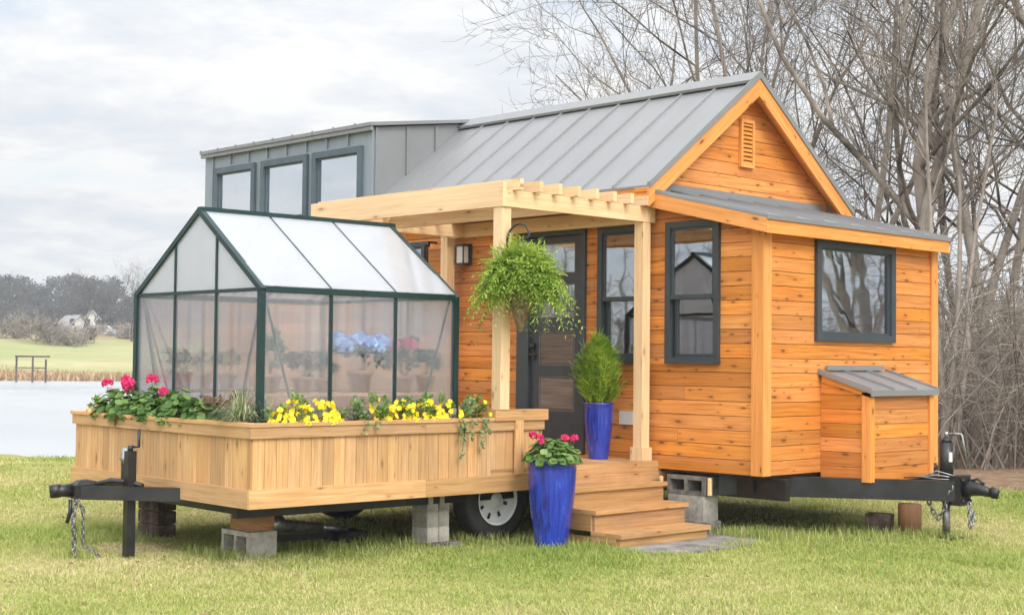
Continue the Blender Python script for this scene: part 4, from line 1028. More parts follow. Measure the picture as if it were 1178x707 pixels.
for b in (gb0, gb1):
    for k in range(3):
        a0 = ga0 + (ga1 - ga0) * k / 3 + .014; a1 = ga0 + (ga1 - ga0) * (k + 1) / 3 - .014
        mb = MB(); mb.box(a0, a1, b - th / 2, b + th / 2, gz0 + .062, gze - .014); mb.build('wall_panel', M['poly'], gh, GF)
        def zt(a): return rz_(a) - .020
        mb = MB(); zb_ = gze + .014
        if k == 1:
            for (p0, p1) in ((a0, gm_), (gm_, a1)):
                mb.hexa([(p0, b - th / 2, zb_), (p1, b - th / 2, zb_), (p0, b + th / 2, zb_), (p1, b + th / 2, zb_), (p0, b - th / 2, zt(p0)), (p1, b - th / 2, zt(p1)), (p0, b + th / 2, zt(p0)), (p1, b + th / 2, zt(p1))])
        else:
            p0, p1 = (a0 + .055, a1) if k == 0 else (a0, a1 - .055)
            mb.hexa([(p0, b - th / 2, zb_), (p1, b - th / 2, zb_), (p0, b + th / 2, zb_), (p1, b + th / 2, zb_), (p0, b - th / 2, max(zb_ + .001, zt(p0))), (p1, b - th / 2, max(zb_ + .001, zt(p1))), (p0, b + th / 2, max(zb_ + .001, zt(p0))), (p1, b + th / 2, max(zb_ + .001, zt(p1)))])
        mb.build('gable_panel', M['polyroof'], gh, GF)
for s_ in (-1, 1):
    for k in range(3):
        b0 = gb0 + (gb1 - gb0) * k / 3 + .012; b1 = gb0 + (gb1 - gb0) * (k + 1) / 3 - .012
        ea, za = ea_(s_), gze + .026; eb, zb_ = gm_ + s_ * .03, gzr - .006
        mb = MB(); mb.hexa([(ea, b0, za), (eb, b0, zb_), (ea, b1, za), (eb, b1, zb_), (ea, b0, za + th), (eb, b0, zb_ + th), (ea, b1, za + th), (eb, b1, zb_ + th)])
        mb.build('roof_panel', M['polyroof'], gh, GF)
# plant bench inside
bn = thing('plant_bench', 'low wooden bench inside the greenhouse carrying terracotta pots', 'bench', (-9.25, 6.6, gz0), 0, frame=GF)
mb = MB()
for k in range(3): mb.box(-9.50 + k * .16, -9.35 + k * .16 , 5.78, 7.42, -.29, -.265, 1)
mb.build('bench_top', M['fence'], bn, GF)
for (a, b) in ((-9.47, 5.83), (-9.07, 5.83), (-9.47, 7.36), (-9.07, 7.36)):
    mb = MB(); mb.box(a - .025, a + .025, b - .025, b + .025, gz0 + .0, -.292, 2); mb.build('leg', M['fence'], bn, GF)
bn2 = thing('plant_bench', 'narrow wooden bench along the far left glazing inside the greenhouse', 'bench', (-10.5, 6.6, gz0), 0, frame=GF)
mb = MB()
for k in range(2): mb.box(-10.70 + k * .16, -10.55 + k * .16, 5.78, 7.42, -.29, -.265, 1)
mb.build('bench_top', M['fence'], bn2, GF)
for (a, b) in ((-10.67, 5.83), (-10.42, 5.83), (-10.67, 7.36), (-10.42, 7.36)):
    mb = MB(); mb.box(a - .025, a + .025, b - .025, b + .025, gz0, -.292, 2); mb.build('leg', M['fence'], bn2, GF)

# ------------------------------------------------------------------ plants
def rv(s=1.): v = rng.normal(0, 1, 3); v /= np.linalg.norm(v) + 1e-9; return Vector(v) * s
def bush(mb, c, rad, n, l, w, up=.4, droop=.2, stems=None):
    """leaves spread through an uneven blob; clumped so gaps stay open"""
    c = Vector(c); rad = Vector(rad)
    cl = [(rv() , rng.uniform(.55, 1.0)) for _ in range(max(5, n // 22))]
    for i in range(n):
        d0, k = cl[i % len(cl)]
        if d0.z < -.2: d0 = Vector((d0.x, d0.y, -d0.z * .5))
        q = d0 * k + rv(.26) * rng.uniform(.2, 1)
        p = c + Vector((q.x * rad.x, q.y * rad.y, q.z * rad.z))
        dr = (q.normalized() * .8 + rv(.7) + Vector((0, 0, up))).normalized()
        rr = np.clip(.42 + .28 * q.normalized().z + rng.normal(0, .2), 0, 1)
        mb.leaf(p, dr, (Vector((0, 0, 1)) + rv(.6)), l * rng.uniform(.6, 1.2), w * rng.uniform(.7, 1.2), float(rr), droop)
def flower(mb, c, r, n, pet):
    c = Vector(c)
    for i in range(n):
        d0 = rv(); d0.z = abs(d0.z) * .9 - .15 if rng.uniform() < .85 else d0.z
        p = c + d0 * r
        s1, s2 = perp(d0)
        for k in range(4):
            a = k * 1.57 + rng.uniform(-.3, .3); dr = s1 * math.cos(a) + s2 * math.sin(a) + d0 * .25
            mb.leaf(p, dr, d0, pet, pet * .95, float(rng.uniform(0, 1)), 0)
def disc_leaf(mb, p, n, r, k=7, rr=None):
    p = Vector(p); n = Vector(n).normalized(); s1, s2 = perp(n)
    V = [p - n * r * .18]
    for i in range(k):
        a = 2 * math.pi * i / k; q = r * (1 if i % 2 else .86)
        V.append(p + s1 * math.cos(a) * q + s2 * math.sin(a) * q)
    mb.add(V, [(0, i + 1, (i + 1) % k + 1) for i in range(k)], [[(0, 0)] * 3] * k, rr)
def geranium(label, loc, size, nfl, mat='gerleaf', fmat='red', nleaf=110, cat='plant', name='geranium_plant', group=None, lean=(0, 0), flh=1.25):
    t = thing(name, label, cat, loc, 0, group); loc = Vector(loc)
    mb = MB(); sm = MB()
    for i in range(nleaf):
        d0 = rv(); d0.z = abs(d0.z); k = rng.uniform(.45, 1) ** .5
        c = loc + Vector((d0.x * size[0] * k + lean[0], d0.y * size[1] * k + lean[1], d0.z * size[2] * k * rng.uniform(.7, 1.1)))
        nn = (d0 + Vector((0, 0, .8)) + rv(.6)).normalized()
        disc_leaf(mb, c, nn, rng.uniform(.022, .044), 8, float(np.clip(rng.normal(.5, .25), 0, 1)))
        if i % 5 == 0: sm.tube([loc + Vector((d0.x * .03, d0.y * .03, 0)), (loc + c) / 2 + Vector((0, 0, .02)), c], .0025, 4)
    mb.build('foliage', M[mat], t); 
    for i in range(nfl):
        a = rng.uniform(0, 6.28); rr_ = rng.uniform(.1, .8)
        c = loc + Vector((math.cos(a) * size[0] * rr_ + lean[0], math.sin(a) * size[1] * rr_ + lean[1], size[2] * rng.uniform(flh - .15, flh + .1)))
        fl = MB(); flower(fl, c, .032, 34, .019); fl.build('flower_head', M[fmat], t); sm.tube([loc, c], .003, 4)
    sm.build('stems', M[mat], t)
    return t
def gp(a, b, z=-.50): return GF @ Vector((a, b, z))
# red geraniums along the short side; the leaves spill over the cap
g1 = 'red geraniums in the planter end bed'
geranium('leftmost of the big red geraniums in the planter, one bloom left of the greenhouse', gp(-10.95, 5.56), (.19, .17, .25), 0, group=g1, nleaf=170)
geranium('red geranium with a trailing leafy arm near the greenhouse left post', gp(-10.60, 5.53), (.21, .17, .30), 0, group=g1, nleaf=190)
geranium('full green geranium with a bloom before the second greenhouse upright', gp(-10.22, 5.53), (.22, .17, .29), 0, group=g1, nleaf=190)
geranium('geranium with a small pink bloom right of the tallest blooms', gp(-9.88, 5.55), (.20, .16, .27), 0, group=g1, nleaf=180)
geranium('leafy geranium without blooms before the greenhouse front glazing', gp(-9.55, 5.55), (.20, .15, .25), 0, group=g1, nleaf=170)
def add_flower(t, c, r=.04, n=46, pet=.022, fm='red'):
    c = Vector(c); fl = MB(); flower(fl, c, r, n, pet); fl.build('flower_head', M[fm], t)
    sm = MB(); sm.tube([t.matrix_basis.translation, c - Vector((0, 0, r * .6))], .003, 4); sm.build('stem', M['gerleaf'], t)
gers = [o for o in col.objects if o.name.startswith('geranium_plant')]
add_flower(gers[0], gp(-10.93, 5.50, -.225)); add_flower(gers[1], gp(-10.58, 5.50, -.215), .05, 60); add_flower(gers[1], gp(-10.52, 5.47, -.245), .04)
add_flower(gers[1], gp(-10.66, 5.52, -.19), .03, 30); add_flower(gers[2], gp(-10.28, 5.55, -.185), .042, 55); add_flower(gers[3], gp(-9.98, 5.48, -.27), .032, 26)
# pansies at the far left end
def pansy(label, loc, size, n, fm, group, nleaf=70, lm='gerleaf', name='pansy_plant'):
    t = thing(name, label, 'flowers', loc, 0, group); mb = MB(); bush(mb, Vector(loc) + Vector((0, 0, size[2] * .35)), size, nleaf, .045, .024); mb.build('foliage', M[lm], t)
    loc = Vector(loc)
    for i in range(int(n * 1.3)):
        fl = MB(); d0 = rv(); d0.z = abs(d0.z) ** 1.3
        c = loc + Vector((d0.x * size[0] * 1.0, d0.y * size[1] * 1.0, size[2] * .18 + d0.z * size[2] * rng.uniform(.6, 1.1)))
        nn = (Vector((d0.x, d0.y, .3)) + Vector((.5, -.5, .2)) + rv(.4)).normalized(); s1, s2 = perp(nn); rr_ = rng.uniform(.3, 1)
        for k in range(5):
            a = k * 1.2566; dr = s1 * math.cos(a) + s2 * math.sin(a) + nn * .15; fl.leaf(c, dr, nn, .023, .024, float(np.clip(rr_ + rng.normal(0, .15), 0, 1)))
        fl.build('bloom', M[fm], t)
    return t
pansy('small cream and yellow pansies at the far left corner of the planter', gp(-11.18, 5.56), (.12, .10, .12), 14, 'pansy', None)
# bronze foliage and striped grass toward the near corner
t = thing('bronze_plant', 'low bronze pink leaved plant between the geraniums and the striped grass', 'plant', gp(-9.32, 5.56), 0)
mb = MB(); bush(mb, gp(-9.30, 5.56, -.40), (.19, .13, .16), 260, .05, .028); mb.build('foliage', M['rusty'], t)
def spider(label, loc, n, ln, fm='spider', name='striped_grass_plant', up=.9):
    t = thing(name, label, 'plant', loc, 0); mb = MB(); loc = Vector(loc)
    for i in range(n):
        a = rng.uniform(0, 6.28); l = ln * rng.uniform(.6, 1.15); e = rng.uniform(.25, up); h = l * e; o_ = l * math.sqrt(max(.05, 1 - e * e))
        pts = [loc + Vector((math.cos(a) * o_ * t_, math.sin(a) * o_ * t_, h * (1.6 * t_ - 1.25 * t_ ** 2.2))) for t_ in (0, .25, .5, .75, 1)]
        mb.blade(pts, .008, float(rng.uniform(0, 1)))
    mb.build('blades', M[fm], t); return t
spider('cream striped grass plant arching over the near planter corner', gp(-9.0, 5.58), 260, .36)
spider('wispy pale grass plant behind the striped grass by the greenhouse corner post', gp(-9.08, 5.62, -.46), 90, .42, up=.98)
# yellow flowers along the long side
ys = [(5.86, .13, 34, 'dense yellow flower clump nearest the planter corner'), (6.10, .12, 26, 'yellow flower clump second from the planter corner'),
      (6.62, .10, 12, 'loose yellow flower clump before the middle greenhouse panel'), (6.84, .11, 18, 'bright yellow flower clump spilling over the rail'),
      (7.08, .12, 26, 'tallest yellow flower clump before the greenhouse right panel'), (7.28, .09, 9, 'small yellow flower clump next to the ivy'), (7.60, .07, 5, 'last few yellow blooms at the right end of the planter')]
for b, s_, n, lb in ys: pansy(lb, gp(AR - .13, b), (.15, s_ * 1.45, .16), int(n * 2.2), 'yellow', 'yellow flower clumps in the long bed', 230)
def ivy(label, loc, sp, n, trails, group='leafy ivy plants in the long bed'):
    t = thing('ivy_plant', label, 'plant', loc, 0, group); mb = MB(); c = Vector(loc) + Vector((0, 0, .03)); bush(mb, c + Vector((0, 0, .03)), (.14, sp, .15), n, .045, .034)
    sm = MB()
    for (db, ln) in trails:
        p = gp(AR + .035, 0, -.455) ; base = GF @ Vector((AR + .04, (GF.inverted() @ Vector(loc)).y + db, -.455))
        pts = [base + Vector((.0, .0, -ln * k_ / 6)) + Vector((.012 * math.sin(k_ * 1.7), .02 * math.sin(k_ * 1.1 + db * 9), 0)) for k_ in range(7)]
        sm.tube([Vector(loc)] + pts, .0025, 4)
        for k_ in range(int(ln * 85)):
            f = rng.uniform(0, 6); i = min(5, int(f)); p = pts[i].lerp(pts[i + 1], f - i)
            mb.leaf(p, (rv(.6) + Vector((.6, 0, -.4))), Vector((1, 0, .4)) + rv(.4), .038, .030, float(rng.uniform(.2, 1)))
    mb.build('foliage', M['ivyleaf'], t); sm.build('stems', M['ivyleaf'], t)
ivy('green ivy clump between the two yellow flower groups', gp(AR - .13, 6.38), .15, 240, [(.0, .09), (.1, .07)])
ivy('ivy with long trails hanging over the planter rail beside the last flowers', gp(AR - .12, 7.46), .15, 260, [(-.14, .30), (-.05, .16), (.05, .24), (.10, .12), (-.18, .18)])
mb = MB()
ger2 = gers[1]; bush(mb, gp(-10.66, BF - .04, -.52), (.06, .05, .09), 70, .045, .034, droop=.5); mb.build('trailing_leaves', M['gerleaf'], ger2)

# pots inside the greenhouse
def terracotta_pot(t, loc, r, h):
    mb = MB(); mb.lathe([(0, 0), (r * .68, 0), (r * .92, h * .78), (r * 1.02, h * .78), (r * 1.04, h), (r * .94, h), (r * .92, h * .9), (0, h * .9)], loc, 28); mb.build('pot', M['terracotta'], t)
def potted(label, a, b, z, r, h, kind, size, group='potted plants inside the greenhouse'):
    loc = gp(a, b, z); t = thing('potted_plant', label, 'potted plant', loc, 0, group); terracotta_pot(t, loc, r, h)
    c = loc + Vector((0, 0, h + size[2] * .6)); mb = MB(); bush(mb, c, size, 260, .07, .04); mb.build('foliage', M['darkleaf' if kind != 'green' else 'gerleaf'], t)
    sm = MB()
    for k in range(6): sm.tube([loc + Vector((0, 0, h * .9)), c + rv(size[0] * .5)], .004, 5)
    sm.build('stems', M['darkleaf'], t)
    if kind in ('blue', 'red', 'rust'):
        for k in range(11 if kind == 'blue' else 3):
            a_ = k * 2.4; q = c + Vector((math.cos(a_) * size[0] * .7, math.sin(a_) * size[1] * .8, size[2] * (.75 + .2 * math.sin(k * 3))))
            fl = MB(); flower(fl, q, .065 if kind == 'blue' else .05, 60, .032); fl.build('flower_head', M[kind if kind != 'rust' else 'rusty'], t)
potted('terracotta pot with tall green plant in the near greenhouse corner', -9.12, 5.88, -.264, .085, .14, 'green', (.09, .09, .20))
potted('terracotta pot of low dark leaves in the first long greenhouse panel', -9.14, 6.18, -.264, .08, .12, 'rust', (.14, .13, .10))
potted('blue hydrangea in a terracotta pot in the middle greenhouse panel', -9.12, 6.70, -.264, .10, .17, 'blue', (.16, .24, .15))
potted('small dark plant in a terracotta pot left of the blue hydrangea', -9.30, 6.46, -.264, .07, .11, 'dark', (.11, .11, .11))
potted('terracotta pot with red flowers in the right greenhouse panel', -9.12, 7.12, -.264, .085, .13, 'red', (.12, .14, .18))
potted('terracotta pot of dark leaves beside the greenhouse right corner', -9.14, 7.36, -.264, .08, .14, 'dark', (.10, .10, .12))
potted('terracotta pot on the far bench seen through the greenhouse end wall', -10.58, 5.98, -.264, .09, .14, 'dark', (.14, .13, .12))
potted('terracotta pot on the far bench, second from the greenhouse end wall', -10.58, 6.40, -.264, .08, .12, 'rust', (.12, .12, .10))
# pale trays at the foot of the glazing
for (b, lb) in ((5.95, 'pale grey seed tray at the foot of the near corner post'), (7.33, 'pale grey seed tray at the foot of the right corner post')):
    mb = MB(); mb.box(-.07, .07, -.11, .11, 0, .012)
    for (x0_, x1_, y0_, y1_) in ((-.07, -.06, -.11, .11), (.06, .07, -.11, .11), (-.06, .06, -.11, -.10), (-.06, .06, .10, .11)): mb.box(x0_, x1_, y0_, y1_, .0121, .11)
    mb.box(-.06, .06, -.1, .1, .0122, .08)
    o = mb.build('seed_tray', M['concrete']); o.matrix_basis = GF @ Matrix.Translation((AR - .262, b, -.499)); tag(o, lb, 'tray', 'pale seed trays in the long bed')

# ------------------------------------------------------------------ pergola
pg = thing('pergola', 'new pale pine porch pergola with corner posts over the deck', 'pergola', (-9.6, 8.9, -.87))
PZ = 1.222
YA, YB_, XA, XB = 7.94, 9.76, -8.365, -11.10
posts = [(-8.43, 8.00, -.398), (-8.42, 9.70, -.872), (-11.02, 9.70, -.872), (-10.90, 8.00, -.872)]
for i, (x, y, z) in enumerate(posts):
    mb = MB(); mb.box(x - .05, x + .05, y - .05, y + .05, z + .0005, PZ, 2, [.55, .75, .6, .5][i]); mb.build('post', M['pine'], pg)
mb = MB(); mb.box(-8.49, -8.35, 9.635, 9.765, -.8715, -.755, 2, .35); mb.build('post_base', M['pine'], pg)
mb = MB(); mb.box(XA - .04, XA, YA + .042, YB_ + .04, PZ + .001, PZ + .135, 1, .75); mb.build('side_beam', M['pine'], pg)
mb = MB(); mb.box(XA - .04, XA + .003, YB_ - .03, YB_ + .045, PZ - .0, PZ + .15, 1, .55); mb.build('beam_end', M['pine'], pg)
mb = MB(); mb.box(XB + .16, XA + .002, YA, YA + .04, PZ + .001, PZ + .195, 0, .75); mb.build('front_beam', M['pine'], pg)
mb = MB(); mb.box(XB - .1, XA - .042, YB_ + .0, YB_ + .04, PZ + .001, PZ + .135, 0, .5); mb.build('wall_beam', M['pine'], pg)
mb = MB(); mb.box(XB + .2, XB + .24, YA + .042, YB_ - .002, PZ + .001, PZ + .135, 1, .5); mb.build('side_beam', M['pine'], pg)
for k in range(8):
    y = YA + .13 + k * .222
    mb = MB(); mb.box(XB + .12, XA + .085, y - .021, y + .021, PZ + .137, PZ + .226 - .001 * k, 0); mb.build('rafter', M['pine'], pg)
mb = MB(); mb.box(XB + .26, XA - .05, 7.985, 8.02, PZ + .02, PZ + .13, 0, .3); mb.box(XB + .26, XA - .05, 8.8, 8.84, PZ + .02, PZ + .132, 0, .3); mb.build_each('inner_joist', M['pine'], pg)

# hanging fern on a curved hook from the near post
hk = thing('plant_hook', 'curved dark metal hook on the near porch post', 'hook', (-8.40, 8.0, .75))
mb = MB(); hy_ = 8.07
mb.tube([(-8.368, 8.0, .62), (-8.366, 8.0, .96), (-8.35, 8.01, 1.03), (-8.32, 8.03, 1.07), (-8.28, 8.05, 1.085), (-8.24, 8.075, 1.07), (-8.215, 8.09, 1.02), (-8.21, 8.09, .985), (-8.225, 8.085, .965), (-8.24, 8.08, .98)], .009, 8)
mb.build('hook_arm', M['black_steel'], hk)
mb = MB(); mb.box(-8.3785, -8.371, 7.98, 8.02, .60, .72); mb.build('hook_plate', M['black_steel'], hk)
BC = Vector((-8.26, 8.05, .60))
hb_ = thing('hanging_fern', 'bushy bright green fern in a cone basket hanging at the porch post', 'hanging plant', BC)
mb = MB(); mb.lathe([(0, -.42), (.02, -.41), (.09, -.2), (.175, .02), (.185, .04), (.165, .04), (.08, -.18), (0, -.36)], BC + Vector((.0, 0, .04)), 26); mb.build('basket', M['basket'], hb_)
mb = MB()
for k in range(3):
    a = 2 * math.pi * k / 3; mb.tube([BC + Vector((math.cos(a) * .18, math.sin(a) * .18, .08)), Vector((-8.225, 8.085, .965))], .003, 5)
mb.build('hanger_wire', M['black_steel'], hb_)
mb = MB()
for i in range(1500):
    a = rng.uniform(0, 6.283); el = rng.uniform(-.25, 1.45); ln = rng.uniform(.17, .325) * (1 + .22 * math.sin(a * 3 + 1) * math.cos(el * 2.5))
    st_ = BC + Vector((math.cos(a) * .11 * rng.uniform(), math.sin(a) * .11 * rng.uniform(), .07))
    dx_, dy_ = math.cos(a) * math.cos(el), math.sin(a) * math.cos(el)
    drp = rng.uniform(.35, 1.2) if rng.uniform() < .975 else rng.uniform(1.2, 2.1); if_long = rng.uniform() < .08
    if if_long: ln *= 1.25; drp = 1.35
    pts = [st_ + Vector((dx_ * ln * t_, dy_ * ln * t_, math.sin(el) * ln * t_ * 1.25 - drp * ln * t_ ** 2.0 * .75)) for t_ in np.linspace(0, 1, 9)]
    rr_ = float(np.clip(.40 + .28 * math.sin(el) + rng.normal(0, .16), 0, 1))
    for j in range(1, 9):
        dv = (pts[j] - pts[j - 1]).normalized(); s1 = dv.cross(Vector((0, 0, 1))); s1 = s1.normalized() if s1.length > .05 else Vector((1, 0, 0))
        for s_ in (-1, 1):
            for q_ in (.0, .5):
                p = pts[j].lerp(pts[j - 1], q_)
                mb.leaf(p, s1 * s_ + dv * .9 + rv(.45), Vector((0, 0, 1)) + rv(.5), .060 * (1.15 - j * .05) * rng.uniform(.6, 1.1), .0105, min(1, rr_ + .04 * j), .1)
mb.build('foliage', M['fern'], hb_)
# thin hanging bracket near the left porch post
mb = MB(); mb.tube([(-11.35, 9.835, 1.20), (-11.35, 9.72, 1.20), (-11.35, 9.71, 1.17), (-11.35, 9.71, .93)], .012, 8); mb.tube([(-11.35, 9.71, 1.20), (-11.35, 9.71, 1.15)], .03, 8)
o = mb.build('hanging_bracket', M['black_steel']); tag(o, 'thin black bracket on the cedar wall left of the back porch post', 'bracket'); origin_to(o, (-11.35, 9.8, .93))

# ------------------------------------------------------------------ blue pots
def tallpot(t, loc, rt, rb, h):
    mb = MB(); pr = [(0, 0), (rb, 0)]
    for k in range(13):
        u_ = k / 12; r_k = rb + (rt - rb) * (1 - (1 - u_) ** 1.7); pr.append((r_k, h * (.01 + .95 * u_)))
    pr += [(rt * 1.03, h * .965), (rt * 1.04, h * .99), (rt * 1.0, h), (rt * .9, h), (rt * .88, h * .93), (0, h * .93)]
    mb.lathe([(a, b) for a, b in pr], loc, 48)
    # stretch v so that the glaze streaks run down the side
    mb.build('pot', M['glaze'], t)
p1 = Vector((-8.06, 8.22, G + .0))
t1 = thing('potted_geranium', 'tall cobalt blue glazed pot with red geranium on the grass by the steps', 'potted plant', p1)
tallpot(t1, p1, .195, .125, .70)
mb = MB(); sm = MB(); c = p1 + Vector((0, 0, .70))
for i in range(230):
    d0 = rv(); d0.z = abs(d0.z); k = rng.uniform(.5, 1) ** .5
    q = c + Vector((d0.x * .235 * k, d0.y * .235 * k, d0.z * .19 * k - .02)); disc_leaf(mb, q, (d0 + Vector((0, 0, .7)) + rv(.55)).normalized(), rng.uniform(.022, .043), 8, float(np.clip(rng.normal(.55, .25), 0, 1)))
    if i % 6 == 0: sm.tube([c - Vector((0, 0, .04)), q], .003, 4)
mb.build('foliage', M['gerleaf'], t1)
for q in ((-.13, -.09, .19), (-.09, -.05, .165), (.09, .05, .17), (.135, .11, .165), (.02, -.14, .14)):
    e = c + Vector(q); fl = MB(); flower(fl, e, .028 if q[0] != .02 else .018, 30, .018); fl.build('flower_head', M['red'], t1); sm.tube([c, e], .003, 4)
sm.build('stems', M['gerleaf'], t1)
p2 = Vector((-8.79, 9.55, -.8715))
t2 = thing('potted_cypress', 'blue glazed pot with feathery bright green shrub on the porch deck by the door', 'potted plant', p2)
tallpot(t2, p2, .132, .088, .50)
mb = MB(); c = p2 + Vector((0, 0, .50))
for i in range(2500):
    a = rng.uniform(0, 6.283); h0 = rng.uniform(0, 1) ** .9; rr0 = (.25 + .06 * math.sin(a * 3 + h0 * 5) + .04 * math.sin(a * 7)) * math.sin(math.pi * min(1, (h0 * .86 + .16))) ** .75
    k = rng.uniform(.25, 1) ** .5; base = c + Vector((math.cos(a) * rr0 * k * .62, math.sin(a) * rr0 * k * .62, h0 * .54 - .03))
    out = Vector((math.cos(a), math.sin(a), 0)); l = rng.uniform(.07, .13) * (1.6 if rng.uniform() < .05 else 1)
    d0 = (Vector((0, 0, 1)) + out * rng.uniform(.25, 1.0) + rv(.25)).normalized()
    pts = [base, base + d0 * l * .5, base + (d0 + Vector((0, 0, .35))).normalized() * l]
    rr_ = float(np.clip(.25 + .5 * k + rng.normal(0, .18), 0, 1)); mb.blade(pts, .010, rr_)
    for s_ in (-1, 1):
        s1 = perp(d0)[0] * s_; mb.leaf(pts[1], d0 + s1 * .7, out, l * .5, .008, rr_)
mb.build('foliage', M['shrubleaf'], t2)
mb = MB(); mb.tube([c - Vector((0, 0, .03)), c + Vector((0, 0, .3))], .012, 6); mb.build('stem', M['oldwood'], t2)

# ------------------------------------------------------------------ steps
stp = thing('wooden_steps', 'three tread wooden steps leading up to the porch deck', 'steps', (-7.9, 9.1, G))
tr = [(-8.115, -1.035, 8.50, 9.70), (-7.845, -1.19, 8.50, 9.66), (-7.575, -1.355, 8.50, 9.62)]
xb = [-8.345, -8.16, -7.90]
for k, (xn, z, ya, yb) in enumerate(tr):
    mb = MB(); xm = (xb[k] + xn) / 2
    mb.box(xb[k], xm - .003, ya, yb, z - .034, z, 1); mb.box(xm + .003, xn, ya, yb, z - .034, z, 1)
    mb.build('tread', M['deckwood'], stp)
    zb = G - .02 if k == 2 else tr[k + 1][1] - .03
    mb = MB(); mb.box(xn - .055, xn - .03, ya + .02, yb - .02, max(zb, G - .02), z - .035, 1); mb.build('riser', M['deckwood'], stp)
    for y in (ya + .0, yb - .025):
        mb = MB(); mb.box(xb[k] + .005 if k else -8.34, xn - .056, y + .002, y + .025, G - .02 if k == 2 else (tr[k + 1][1] + .001), z - .035, 0); mb.build('side_board', M['deckwood'], stp)
mb = MB(); mb.box(-8.34, -7.92, 8.53, 8.55, G - .02, -1.4, 0); mb.box(-8.34, -7.92, 9.56, 9.58, G - .02, -1.4, 0); mb.build('side_board', M['deckwood'], stp)
mb = MB(); rng2 = random.Random(5)
pts = [(-7.66, 8.52), (-7.35, 8.42), (-7.16, 8.62), (-7.08, 9.1), (-7.12, 9.6), (-7.3, 9.9), (-7.65, 9.98), (-7.85, 9.72), (-7.7, 9.2)]
n = len(pts); mb.add([(x, y, G - .02) for x, y in pts] + [(x, y, G + .022) for x, y in pts], [tuple(range(n, 2 * n))] + [(i, (i + 1) % n, (i + 1) % n + n, i + n) for i in range(n)], [[(0, 0)] * n] + [[(0, 0)] * 4] * n)
o = mb.build('stone_slab', plain('grey_slab', (.27, .255, .24), .9, var=.3, nscale=4, bstr=.5, bscale=40, spec=.2)); origin_to(o, (-7.4, 9.2, G)); tag(o, 'irregular flat grey stone slab at the foot of the wooden steps', 'slab')

# ------------------------------------------------------------------ bare trees
def branch_tree(seed, H, r0, lean=(0, 0), multi=1, spread=.55, levels=4, dens=1.0):
    g = np.random.default_rng(seed); trunk = MB(); crown = MB()
    def unit(v): return v / (np.linalg.norm(v) + 1e-9)
    def grow(p, d_, ln, r, lv):
        n = 7 if lv == 0 else (5 if lv == 1 else (4 if lv < 4 else 3)); seg = ln / n; pts = [p]; ds = [d_]; wob = .10 if lv == 0 else .17
        for i in range(n):
            d_ = unit(d_ + g.normal(0, wob, 3) + np.array([0, 0, .05 if lv < 2 else .07])); p = p + d_ * seg; pts.append(p); ds.append(d_)
        rads = [max(r * (1 - .70 * i / n), .0035) for i in range(n + 1)]
        (trunk if lv == 0 else crown).tube([tuple(q) for q in pts], rads, (10, 6, 5, 3, 3)[lv], caps=False, r=float(g.uniform()), smooth=lv < 2)
        if lv >= levels: return
        nb = int({0: 11, 1: 7, 2: 6, 3: 5}[lv] * dens * g.uniform(.8, 1.2))
        for k in range(nb):
            t = g.uniform(.28 if lv == 0 else .15, 1.0); i = min(n - 1, int(t * n)); f = t * n - i
            q = pts[i] * (1 - f) + pts[i + 1] * f; dd = ds[i + 1]
            side = unit(np.cross(dd, g.normal(0, 1, 3))); an = g.uniform(.45, 1.0) * (spread / .55)
            nd = unit(dd * math.cos(an) + side * math.sin(an)); rr = max(rads[i] * g.uniform(.35, .62), .005)
            grow(q, nd, ln * g.uniform(.34, .60) * (1 - .25 * t if lv == 0 else 1), rr, lv + 1)
    for m_ in range(multi):
        a = m_ * 2.3 + seed; sp = .22 if multi > 1 else 0
        d0 = unit(np.array([lean[0] + math.cos(a) * sp, lean[1] + math.sin(a) * sp, 1.0]))
        grow(np.array([math.cos(a) * r0 * (1 if multi > 1 else 0), math.sin(a) * r0 * (1 if multi > 1 else 0), -.1]), d0, H * g.uniform(.85, 1.05), r0 * (1 if multi == 1 else .75), 0)
    return trunk, crown
protos = []
LF = (-.69, -.72)    # towards picture left
for i, (sd_, H, r0, lean, mu) in enumerate([(11, 12, .15, (0, 0), 1), (12, 13, .13, (.1 * LF[0], .1 * LF[1]), 2), (13, 11, .12, (.45 * LF[0], .45 * LF[1]), 2), (14, 13, .165, (.0, 0), 1), (15, 10, .10, (.3 * LF[0], .3 * LF[1]), 3)]):
    tr_, cr_ = branch_tree(sd_, H, r0, lean, mu, dens=.84)
    protos.append((tr_, cr_))
names_done = {}
def z_at(p): return float(terrain(p.x, p.y)[0])
def place_tree(kind, D, S, sc, rz, label, grp='bare trees behind the house'):
    p = P(D, S); p.z = z_at(p)
    if kind not in names_done:
        t = thing('bare_tree', label, 'tree', (0, 0, 0), 0, grp); tr_, cr_ = protos[kind]
        tr_.build('trunk', M['bark'], t); cr_.build('crown', M['twig'], t); names_done[kind] = t
        t.location = p; t.rotation_euler = (0, 0, rz); t.scale = (sc, sc, sc)
    else: t = dup(names_done[kind], p, rz, sc, label)
    return t
def SX(px, D): return (px - 589) / 1670 * D
